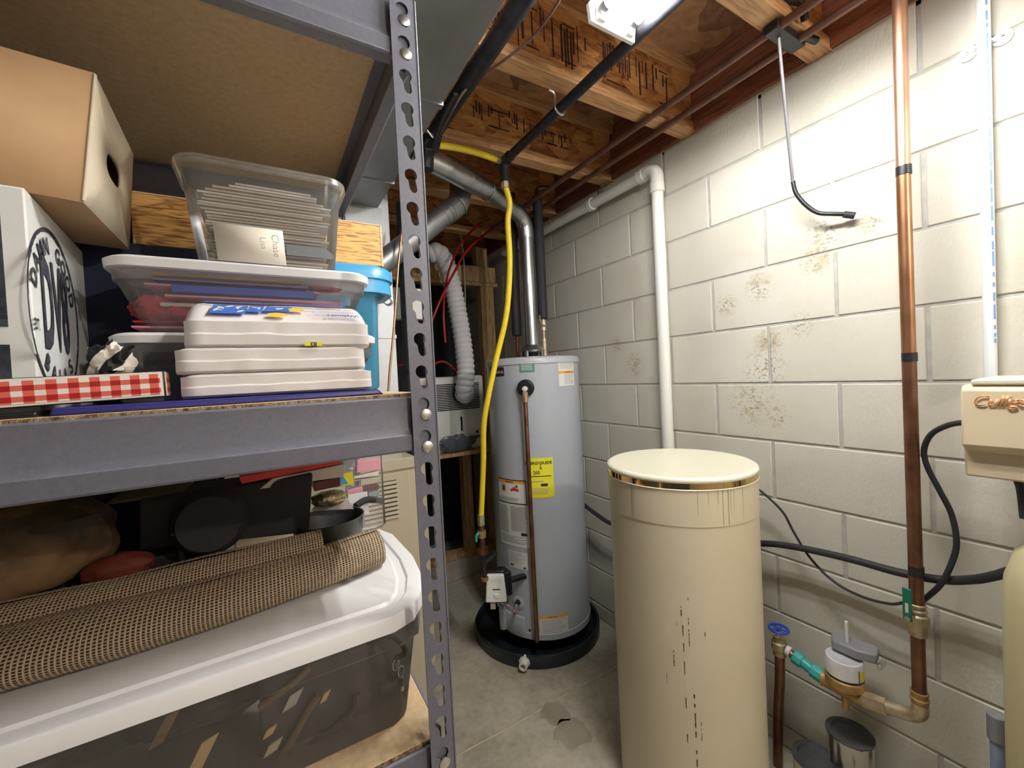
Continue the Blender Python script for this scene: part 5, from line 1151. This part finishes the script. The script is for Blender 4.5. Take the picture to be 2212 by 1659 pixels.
# open tub of envelopes
yo = yb_+.012; zo = lt+.0006
x0 = at(422, 556, 'y', yo).x; x1 = at(730, 576, 'y', yo).x; X0 = at(362, 345, 'y', yo).x; X1 = at(752, 405, 'y', yo).x; zt_o = at(560, 355, 'y', yo).z
cxC = (x0+x1)/2; cxT = (X0+X1)/2; tubC = thing('open_tub', 'clear open tub packed with envelopes on top of the red-filled tub', 'storage bin', (cxC, cyB, zo))
hb = (x1-x0)/2; htp = (X1-X0)/2-.008; cyC = yo+.075
loft([(cxC, cyC, hb-.005, .058, .02, zo), (cxC, cyC, hb, .062, .024, zo+.006), (cxT, cyC, htp, .072, .03, zt_o-.004)], True, False).build('tub_body', M['binfilm2'], tubC, ang=50)
loft([(cxT, cyC, htp, .072, .03, zt_o-.012), (cxT, cyC, htp+.008, .080, .038, zt_o-.012), (cxT, cyC, htp+.007, .079, .037, zt_o-.002), (cxT, cyC, htp+.004, .076, .034, zt_o), (cxT, cyC, htp, .072, .03, zt_o-.003)], False).build('rim', M['binfilm2'], tubC, ang=50)
rr = random.Random(3); zc = zo+.008; ne = 26; hN = (zt_o-.026-zc)/ne
order = ['bottom', 'second', 'third', 'fourth', 'fifth', 'sixth', 'seventh', 'eighth', 'ninth', 'tenth', 'eleventh', 'twelfth', 'thirteenth', 'fourteenth', 'fifteenth', 'sixteenth', 'seventeenth', 'eighteenth', 'nineteenth', 'twentieth', 'twenty-first', 'twenty-second', 'twenty-third', 'twenty-fourth', 'twenty-fifth', 'top']
for k in range(ne):
    f = k/ne; c_ = cxC+(cxT-cxC)*f; hw_ = (hb-.012)*(1-f)+(htp-.016)*f
    xl, xr = c_-hw_+rr.uniform(0, .012), c_+hw_-rr.uniform(.0, .018)
    if k > 21: xl += .012*(k-21); xr -= .006*(k-21)
    z = zc+hN*k; ye = cyC-.054-.008*f+rr.uniform(0, .008); dz = rr.uniform(-.0006, .0006)
    tag(MB().hexa([(xl, ye, z), (xr, ye, z), (xr, cyC+.05, z), (xl, cyC+.05, z)], [(xl, ye, z+hN*.6), (xr, ye, z+hN*.6), (xr, cyC+.05, z+hN*.6), (xl, cyC+.05, z+hN*.6)]).build('envelope', M['manila'] if k % 3 else M['envwhite']), ('pale' if k % 3 == 0 else 'manila')+' envelope lying flat in the open tub, %s of the pile%s' % (order[k], '' if k == 25 else (' from the bottom' if k else '')), 'envelope', 'envelopes packed in the open tub')
cu0 = at(618, 528, 'y', cyC-.068); cu1 = at(722, 562, 'y', cyC-.068)
tag(MB().prism([(cu0.x, cyC-.066, cu1.z+.002), (cu1.x, cyC-.066, cu1.z+.002), (cu1.x, cyC-.0665, cu1.z+.010), (cu1.x-.014, cyC-.067, cu0.z), (cu0.x, cyC-.067, cu0.z)], (0, .0012, 0)).build('grey_card', mat('slate_card', (.20, .21, .23), .5)), 'slate grey card standing low inside the open tub beside its label', 'card')
la = at(458, 479, 'y', cyC-.074); lb_ = at(612, 567, 'y', cyC-.0655)
lt_l = Vector((la.x, cyC-.0755, la.z)); wid = at(610, 490, 'y', cyC-.074).x-la.x; bot = at(470, 562, 'y', cyC-.066).z
lab_ = MB().add([(la.x+.004, cyC-.0665, bot), (la.x+wid+.003, cyC-.0665, bot), (la.x+wid, cyC-.0735, la.z-.001), (la.x, cyC-.0735, la.z)], [(0, 1, 2, 3)]).build('paper_label', mat('cream_paper_label', (.74, .68, .58), .6), tubC, sol=.0005)
lab_['label'] = 'cream paper label with pencil writing'
def lp_(u, v):  # u right, v up from the label's lower left
    fz = v/(la.z-bot); return (la.x+.004-.004*fz+u, cyC-.0672-.0068*fz-.0006, bot+v)
hgt = la.z-bot
text_mb('Chase', lambda u, v: lp_(wid*.86+v, hgt*.85-u*1.0), hgt*.26, -.0002, 'LEFT').build('handwriting', M['greytext'], tubC, ang=180)
text_mb('Lisa', lambda u, v: lp_(wid*.68+v, hgt*.74-u), hgt*.22, -.0002, 'LEFT').build('handwriting', M['greytext'], tubC, ang=180)
# blue lidded pail with the oak case on it
yB = cyA+hyA+.014; xr_b = at(852, 592, 'y', yB+.03).x; zlt = at(760, 566, 'y', yB).z; zlb = at(845, 638, 'y', yB+.03).z
xl_b = -.03; cxD = (xl_b+xr_b)/2; hxD = (xr_b-xl_b)/2; hyD = (1.112-yB)/2; cyD = yB+hyD
xbr = at(820, 700, 'y', yB+.03).x
bt_ = thing('blue_tub', 'sky-blue lidded tub behind the clear tubs on the middle shelf', 'storage bin', (cxD, cyD, DM))
hbx = xbr-cxD
loft([(cxD, cyD, hbx-.012, hyD-.022, .03, DM+.0005), (cxD, cyD, hbx-.004, hyD-.018, .034, DM+.01), (cxD, cyD, hbx+.002, hyD-.013, .04, zlb-.008), (cxD, cyD, hxD-.014, hyD-.008, .05, zlb+.002)], True).build('tub_body', M['bluefilm'], bt_, ang=50)
loft([(cxD, cyD, hxD-.014, hyD-.010, .05, zlb), (cxD, cyD, hxD-.004, hyD-.004, .055, zlb), (cxD, cyD, hxD-.006, hyD-.004, .055, zlt-.032), (cxD, cyD, hxD, hyD, .06, zlt-.030), (cxD, cyD, hxD-.001, hyD-.001, .06, zlt-.008), (cxD, cyD, hxD-.012, hyD-.010, .05, zlt)], True, True).build('lid', M['bluelid'], bt_, ang=50)
MB().tube([(xr_b-.012, cyD-.02, zlb+.012), (xr_b+.004, cyD-.01, zlb-.004), (xr_b+.004, cyD+.03, zlb-.006), (xr_b-.010, cyD+.04, zlb+.01)], .0035, 10, smooth=4).build('bail_handle', M['lidwhite'], bt_)
yk = yB+.015; zk1 = at(780, 483, 'y', yk).z; xk1 = at(826, 530, 'y', yk).x; xk0 = at(284, 480, 'y', yk).x
ok = thing('oak_case', 'oak-grained wooden case lying on the sky-blue tub lid', 'case', ((xk0+xk1)/2, yk+.05, zlt))
MB().box(xk0, xk1-.004, yk, yk+.095, zlt+.0005, zk1).build('case_body', M['oak'], ok, bev=.001)
MB().box(xk1-.004, xk1, yk-.0006, yk+.0956, zlt+.0004, zk1+.0004).build('edge_band', M['oakedge'], ok)
MB().box(xk0, xk1-.004, yk-.0006, yk+.0956, zk1, zk1+.0025).build('top_edge', M['oakedge'], ok)
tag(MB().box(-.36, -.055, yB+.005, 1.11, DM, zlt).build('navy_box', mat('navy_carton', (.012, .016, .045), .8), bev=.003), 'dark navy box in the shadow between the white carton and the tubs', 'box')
# zebra cloth and small pale thing
zc0 = at(240, 775, 'y', .71)
zb_th = thing('zebra_pouch', 'crumpled zebra-striped cloth pouch behind the gingham box', 'pouch', (zc0.x, .72, DM))
m_z = mat('zebra_stripes', (.8, .74, .66), .8); b_ = m_z.node_tree.nodes['Principled BSDF']
wv_ = N_(m_z, 'ShaderNodeTexWave', Scale=13, Distortion=5); wv_.inputs['Detail Scale'].default_value = 1.2; L_(m_z, coords(m_z, 'Object', (1, 1, -.8), (0, .7, 0)), wv_.inputs[0]); L_(m_z, ramp(m_z, [(.42, (.012, .012, .014)), (.5, (.80, .74, .66))], wv_.outputs[0]), b_.inputs['Base Color'])
pts = [(207, 812), (222, 790), (232, 762), (262, 752), (272, 758), (262, 780), (250, 800), (246, 815)]
blob('pouch_body', '', '', (zc0.x, .712, zc0.z-.006), (.020, .016, .026), m_z, 4, .5, 2.5, par=zb_th)
MB().tube([at(262, 765, 'y', .705), at(275, 754, 'y', .703), at(291, 746, 'y', .70)], lambda k: .0035-.0015*k, 8, smooth=4).build('dark_tail', M['blackrubber'], zb_th)
MB().box(zc0.x-.012, zc0.x+.012, .700, .724, DM, zc0.z-.02).build('pouch_base', M['blackrubber'], zb_th)
q = at(290, 800, 'y', .712)
blob('plastic_bowl', 'small white rounded bowl beside the zebra pouch', 'bowl', (q.x, .716, DM+.012), (.028, .018, .020), M['lidwhite'], 7, .1, flat=DM)
# ---- bottom shelf: the big smoky bin with its white lid
LT = H-.362; LB = LT-.026
big = thing('large_bin', 'large smoky clear bin with white lid on the lower shelf', 'storage bin', (-.15, .88, DB))
lidp = [(-.66, .648), (.150, .648), (.185, .662), (.212, .700), (.232, .76), (.243, .85), (.240, 1.00), (.222, 1.055), (.185, 1.10), (.14, 1.112), (-.66, 1.112)]
def pl(poly, z, s=0):
    cx = sum(p[0] for p in poly)/len(poly); cy = .88; out = []
    n = len(poly)
    for i, p in enumerate(poly):
        a = Vector(poly[i-1]); b = Vector(p); c = Vector(poly[(i+1) % n]); d1 = (b-a).normalized(); d2 = (c-b).normalized(); nn = Vector((-(d1+d2).y, (d1+d2).x)).normalized()
        out.append(Vector((b.x+nn.x*s, b.y+nn.y*s, z)))
    return out
def ploft(levels, cap=True):
    mb = MB(); n = len(levels[0])
    for l in levels: mb.v += l
    for i in range(len(levels)-1):
        for k in range(n): mb.f.append([i*n+k, i*n+(k+1) % n, (i+1)*n+(k+1) % n, (i+1)*n+k])
    if cap: mb.f.append([(len(levels)-1)*n+k for k in range(n)])
    return mb
ploft([pl(lidp, LB), pl(lidp, LT-.005), pl(lidp, LT-.0015, .0015), pl(lidp, LT, .006), pl(lidp, LT, .026), pl(lidp, LT-.004, .030), pl(lidp, LT-.004, .042), pl(lidp, LT, .047)]).build('lid', M['bigwhite'], big, ang=30)
lo = [(-.62, .694), (.150, .694), (.172, .705), (.182, .73), (.186, .85), (.182, 1.02), (.16, 1.06), (-.62, 1.06)]
hi = [(-.64, .666), (.160, .666), (.188, .680), (.200, .71), (.205, .85), (.200, 1.06), (.175, 1.09), (-.64, 1.09)]
ml = [(-.645, .660), (.165, .660), (.195, .676), (.208, .706), (.215, .85), (.208, 1.065), (.18, 1.095), (-.645, 1.095)]
V3 = lambda P_, z: [Vector((x, y, z)) for x, y in P_]
mb = ploft([V3(lo, DB+.001), V3([((a[0]*.85+b[0]*.15), (a[1]*.85+b[1]*.15)) for a, b in zip(lo, hi)], DB+.012), V3(hi, LB-.035), V3(ml, LB-.032), V3(ml, LB+.002)], False); mb.f.append(list(range(8))[::-1]); mb.build('bin_body', M['bigfilm'], big, ang=30)
# contents of the big bin
blob('duffel_bag', 'big charcoal nylon bag filling the left of the smoky bin', 'bag', (-.42, .86, DB+.085), (.19, .14, .084), M['darkcloth'], 11, .22, 1.6, flat=DB+.004)
blob('handbag', 'charcoal bag bulging in the middle of the smoky bin', 'bag', (-.12, .885, DB+.082), (.125, .055, .080), M['darkcloth'], 12, .2, 1.8, flat=DB+.004)
sb_ = thing('satchel', 'dark satchel with ringed strap at the right of the smoky bin', 'bag', (.10, .84, DB))
MB().prism([at(a_, b_, 'y', .748) for a_, b_ in ((560, 1655), (700, 1600), (790, 1545), (862, 1502), (868, 1468), (845, 1432), (812, 1390), (700, 1405), (560, 1452))], (0, .085, 0)).build('satchel_body', M['darkcloth'], sb_, bev=.008, seg=3)
MB().tube([at(805, 1392, 'y', .75), at(822, 1376, 'y', .75), at(850, 1378, 'y', .75), at(872, 1398, 'y', .745), at(874, 1412, 'y', .742), at(858, 1420, 'y', .742), at(852, 1430, 'y', .742)], .0042, 10, smooth=5).build('strap', M['darkcloth'], sb_)
for px, py, rr_ in ((855, 1436, .010), (866, 1450, .009)):
    c_ = at(px, py, 'y', .74); MB().tube([c_+Vector((rr_*.6*cos(a*pi/8), .3*rr_*cos(a*pi/8), rr_*sin(a*pi/8))) for a in range(16)], .0013, 6, closed=True).build('ring', M['rivet'], sb_)
c_ = at(866, 1476, 'y', .74); MB().cyl(c_+Vector((0, 0, .016)), c_-Vector((0, 0, .012)), .005, 10).build('snap_hook', M['galv'], sb_)
MB().tube([at(820, 1490, 'y', .742), at(850, 1475, 'y', .742), at(868, 1468, 'y', .742)], .010, 12).build('side_tube', M['darkcloth'], sb_)
cl_ = thing('plastic_buckle', 'small dark buckle on the floor of the smoky bin at its right', 'buckle', (.14, .75, DB+.01))
c_ = at(848, 1540, 'y', .755)
MB().box(c_.x-.022, c_.x+.022, .752, .766, c_.z-.009, c_.z+.003).build('buckle_base', M['blackplastic'], cl_, bev=.002)
MB().box(c_.x+.004, c_.x+.020, .752, .766, c_.z, c_.z+.018).build('buckle_arm', M['blackplastic'], cl_, bev=.002)
for k, (pp, m_, lab) in enumerate((([(770, 1500), (768, 1530), (740, 1560), (700, 1590), (650, 1625)], 'darkcloth', 'dark curved strap low in the smoky bin'), ([(690, 1500), (660, 1545), (630, 1600), (600, 1640)], 'browncloth', 'brown strap crossing down the middle of the smoky bin'), ([(560, 1530), (600, 1500), (640, 1470), (670, 1440)], 'browncloth', 'brown strap rising beside the little metal tag in the smoky bin'))):
    tag(MB().tube([at(a, b, 'y', .735) for a, b in pp], .0055, 8, smooth=5).build('bag_strap', M[m_]), lab, 'strap')
for k, (px, py, w_2, h_2, m_, lab) in enumerate(((633, 1517, .012, .013, 'galv', 'little square metal tag in the smoky bin'), (590, 1620, .011, .009, 'manila', 'round tan patch low in the smoky bin'), (703, 1508, .006, .008, 'tan', 'tiny tan label in the middle of the smoky bin'), (583, 1585, .008, .007, 'tan', 'tan scrap of cloth above the round tan patch in the smoky bin'), (355, 1580, .010, .022, 'browncloth', 'brown leather tab at the left of the smoky bin'), (430, 1650, .012, .03, 'tan', 'tan leather strip at the bottom left of the smoky bin'))):
    c_ = at(px, py, 'y', .728); a = .5
    tag(MB().hexa([c_+Vector((-w_2*cos(a)-h_2*sin(a), 0, -w_2*0-h_2*cos(a))), c_+Vector((w_2*cos(a)-h_2*sin(a), 0, w_2*sin(a)-h_2*cos(a))), c_+Vector((w_2*cos(a)-h_2*sin(a), .004, w_2*sin(a)-h_2*cos(a))), c_+Vector((-w_2*cos(a)-h_2*sin(a), .004, -h_2*cos(a)))],
       [c_+Vector((-w_2*cos(a)+h_2*sin(a), 0, h_2*cos(a))), c_+Vector((w_2*cos(a)+h_2*sin(a), 0, w_2*sin(a)+h_2*cos(a))), c_+Vector((w_2*cos(a)+h_2*sin(a), .004, w_2*sin(a)+h_2*cos(a))), c_+Vector((-w_2*cos(a)+h_2*sin(a), .004, h_2*cos(a)))]).build('tag', M[m_], bev=.001), lab, 'tag')
# ---- rolled waffle mat on the lid
def roll(name, lab, xa, xb, yf, hw, hh, seed, flap=.0, NU=220, NV=110, z0=LT+.001):
    def f(u, v):
        x = xa+(xb-xa)*u; a = 2*pi*v*1.12-.5*pi*1.0
        k = 1-.10*max(0, (v*1.12-1))*4
        yc, zc = yf(u), hh(u); r = 1.0 if v*1.12 < 1 else .90
        n = noise.noise(Vector((x*7, v*3, seed)))*.004
        bump = .0011*(abs(sin(u*150*pi))*abs(sin(v*64*pi)))
        ca, sa = cos(-a), sin(-a)
        yy = yc+(hw(u)+n+bump)*ca*r; zz = z0+zc+(zc+n+bump)*sa*r
        return (x, yy, max(zz, z0))
    return MB().grid(f, NU, NV)
t = thing('rolled_mat', 'rolled beige waffle-weave mat lying on the white bin lid', 'mat', (-.15, .85, LT))
yfm = lambda u: .787+.018*u+.30*max(0, u-.65)**1.5
roll('', '', -.62, .180, yfm, lambda u: .072-.020*u, lambda u: .034-.003*u, 1).build('mat_roll', M['weave'], t, ang=80)
roll('', '', -.62, .075, lambda u: .845+.03*u, lambda u: .060-.015*u, lambda u: .039, 5, z0=LT+.003).build('mat_fold', M['weave'], t, ang=80)
# ---- cookware and things behind the mat
cd = at(452, 1131, 'y', .885); rd = (at(541, 1131, 'y', .885).x-at(362, 1131, 'y', .885).x)/2
t = thing('frying_pan', 'round black pan standing on edge behind the mat, its base toward the viewer', 'pan', (cd.x, .93, LT+.05))
MB().lathe([(0, .004), (rd*.80, .004), (rd*.84, .000), (rd, -.030), (rd+.002, -.032), (rd-.003, -.032), (rd*.8, -.003), (0, -.001)], cd, 64, (.05, -1, .12)).build('pan_body', M['castiron'], t, ang=30)
MB().box(cd.x-rd*.9, cd.x+rd*.9, .8805, .8815, cd.z-.008, cd.z-.005).build('base_groove', M['dark'], t)
sk = thing('skillet', 'grey-black skillet resting behind the mat near the right of the lid', 'pan', (.085, 1.0, LT))
zr = at(787, 1101, 'y', .975).z
MB().lathe([(0, LT+.003-zr+.0), (.058, LT+.003-zr), (.062, LT+.008-zr), (.071, -.004), (.073, 0), (.070, 0), (.060, LT+.012-zr), (0, LT+.008-zr)], (.100, .975, zr), 64).build('skillet_body', M['skillet'], sk, ang=30)
MB().tube([(.165, 1.03, zr-.004), (.19, 1.045, zr+.002), (.215, 1.06, zr-.006), (.235, 1.07, zr-.014)], .008, 10, smooth=4).build('skillet_handle', M['castiron'], sk)
yb2 = .935
bq = [at(300, 1190, 'y', yb2+.02), at(668, 1150, 'y', yb2), at(676, 1023, 'y', yb2), at(300, 1085, 'y', yb2+.02)]
t = tag(MB().add([bq[0], bq[1], bq[1]+Vector((-.01, .10, 0)), bq[0]+Vector((-.01, .10, 0)), bq[3], bq[2], bq[2]+Vector((-.01, .10, .0)), bq[3]+Vector((-.01, .10, 0))], [(3, 2, 1, 0), (4, 5, 6, 7), (0, 1, 5, 4), (1, 2, 6, 5), (2, 3, 7, 6), (3, 0, 4, 7)]).build('black_box', mat('black_matte_box', (.022, .018, .022), .7), bev=.003), 'black box set across the skillet under the red book', 'box')
def quadslab(name, lab, cat, p, y, dep, m, y2=None, bev=.001, group=None):
    y2 = y if y2 is None else y2
    q = [at(*p[0], 'y', y), at(*p[1], 'y', y2), at(*p[2], 'y', y2), at(*p[3], 'y', y)]; d = Vector((0, dep, 0))
    return tag(MB().add(q+[v+d for v in q], [(0, 1, 2, 3), (7, 6, 5, 4), (0, 4, 5, 1), (1, 5, 6, 2), (2, 6, 7, 3), (3, 7, 4, 0)]).build(name, m, bev=bev, seg=1), lab, cat, group)
quadslab('red_book', 'dark red book lying on the black box under the middle shelf', 'book', [(522, 1046), (738, 1001), (728, 992), (515, 1030)], .93, .11, M['redink'], .955)
quadslab('paper_stack', 'white booklet beneath the dark red book', 'booklet', [(560, 1057), (742, 1030), (746, 1003), (590, 1033)], .938, .09, mat('cream_booklet', (.62, .55, .48), .6), .96)
quadslab('photo_card', 'dark red glossy card above the gold foil dish', 'card', [(679, 1062), (735, 1050), (735, 1030), (679, 1042)], .950, .06, mat('oxblood_gloss', (.10, .012, .014), .25), .962)
yc_ = quadslab('yellow_card', 'yellow card with a blue corner sticking out beside the booklet', 'card', [(722, 1054), (764, 1046), (762, 1018), (730, 1026)], .966, .002, M['yellowink'])
q = [at(724, 1053, 'y', .9652), at(752, 1044, 'y', .9652), at(742, 1030, 'y', .9652), at(727, 1034, 'y', .9652)]
MB().add(q, [(0, 1, 2, 3)]).build('blue_corner', mat('sky_blue_print', (.10, .38, .75), .5), yc_)
c_ = at(708, 1078, 'y', .99)
blob('foil_dish', 'crinkled gold foil dish at the end of the black box', 'dish', (c_.x+.004, .995, c_.z), (.036, .03, .017), M['goldfoil'], 21, .15, 3)
quadslab('grey_board', 'pale mauve board leaning under the gold foil dish', 'board', [(672, 1104), (765, 1100), (742, 1062), (690, 1080)], .999, .003, mat('mauve_board', (.42, .36, .35), .7), 1.004)
# clear bin at the back right of the lid
bx0, bx1, bz1 = .045, at(832, 1000, 'y', 1.05).x, H-.118
t = tub('storage_tub', 'clear plastic bin of coloured odds and ends at the back of the white lid', 'storage bin', (bx0+bx1)/2, 1.080, ((bx1-bx0)/2-.004, .027), ((bx1-bx0)/2, .030), LT+.0005, bz1, M['binfilm'], None, None, r=.012, collar=.004)
cont = [((770, 1022), (828, 1012), (826, 992), (772, 996), 'pink', 'pink round container near the top of the back clear bin'), ((700, 1020), (768, 1008), (766, 992), (702, 1002), 'greytext', 'grey-green packet at the top left of the back clear bin'),
 ((765, 1040), (818, 1028), (818, 1018), (765, 1030), 'beigecord', 'beige strip under the pink container'), ((700, 1048), (820, 1030), (820, 1026), (700, 1042), 'greyplastic', 'grey tray edge in the back clear bin'),
 ((785, 1062), (820, 1056), (818, 1046), (785, 1054), 'orangeplastic', 'orange marker in the back clear bin'), ((750, 1070), (784, 1062), (784, 1052), (750, 1060), 'pink', 'pale pink slip in the middle of the back clear bin'),
 ((750, 1100), (798, 1112), (793, 1062), (752, 1068), 'whitelabel', 'large white card in the back clear bin'), ((797, 1075), (820, 1071), (820, 1060), (797, 1064), 'greytext', 'slate packet beside the white card in the back clear bin'), ((797, 1086), (822, 1082), (822, 1073), (797, 1077), 'envwhite', 'cream strip beside the white card in the back clear bin')]
for a, b, c, d, m_, lab in cont: quadslab('bin_item', lab, 'item', [a, b, c, d], 1.064, .02, M[m_])
blob('helmet_bag', 'mottled brown leather bundle in the shadow at the left of the lid', 'bundle', at(10, 1190, 'y', .93), (.125, .070, .080), M['camo'], 31, .16, 1.8, flat=LT+.075)
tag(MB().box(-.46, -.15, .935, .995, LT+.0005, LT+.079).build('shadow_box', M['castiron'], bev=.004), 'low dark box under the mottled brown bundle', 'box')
blob('orange_cup', 'dull orange thing in the shadow behind the mat', 'cup', at(258, 1225, 'y', .895), (.045, .025, .022), M['orangeplastic'], 33, .15)
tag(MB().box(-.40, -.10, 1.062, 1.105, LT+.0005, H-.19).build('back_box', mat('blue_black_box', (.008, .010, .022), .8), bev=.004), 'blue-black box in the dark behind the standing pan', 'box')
quadslab('olive_board', 'olive board lying on the blue-black box under the shelf', 'board', [(225, 1092), (400, 1068), (400, 1060), (235, 1084)], .985, .10, mat('olive_board', (.10, .10, .055), .7))
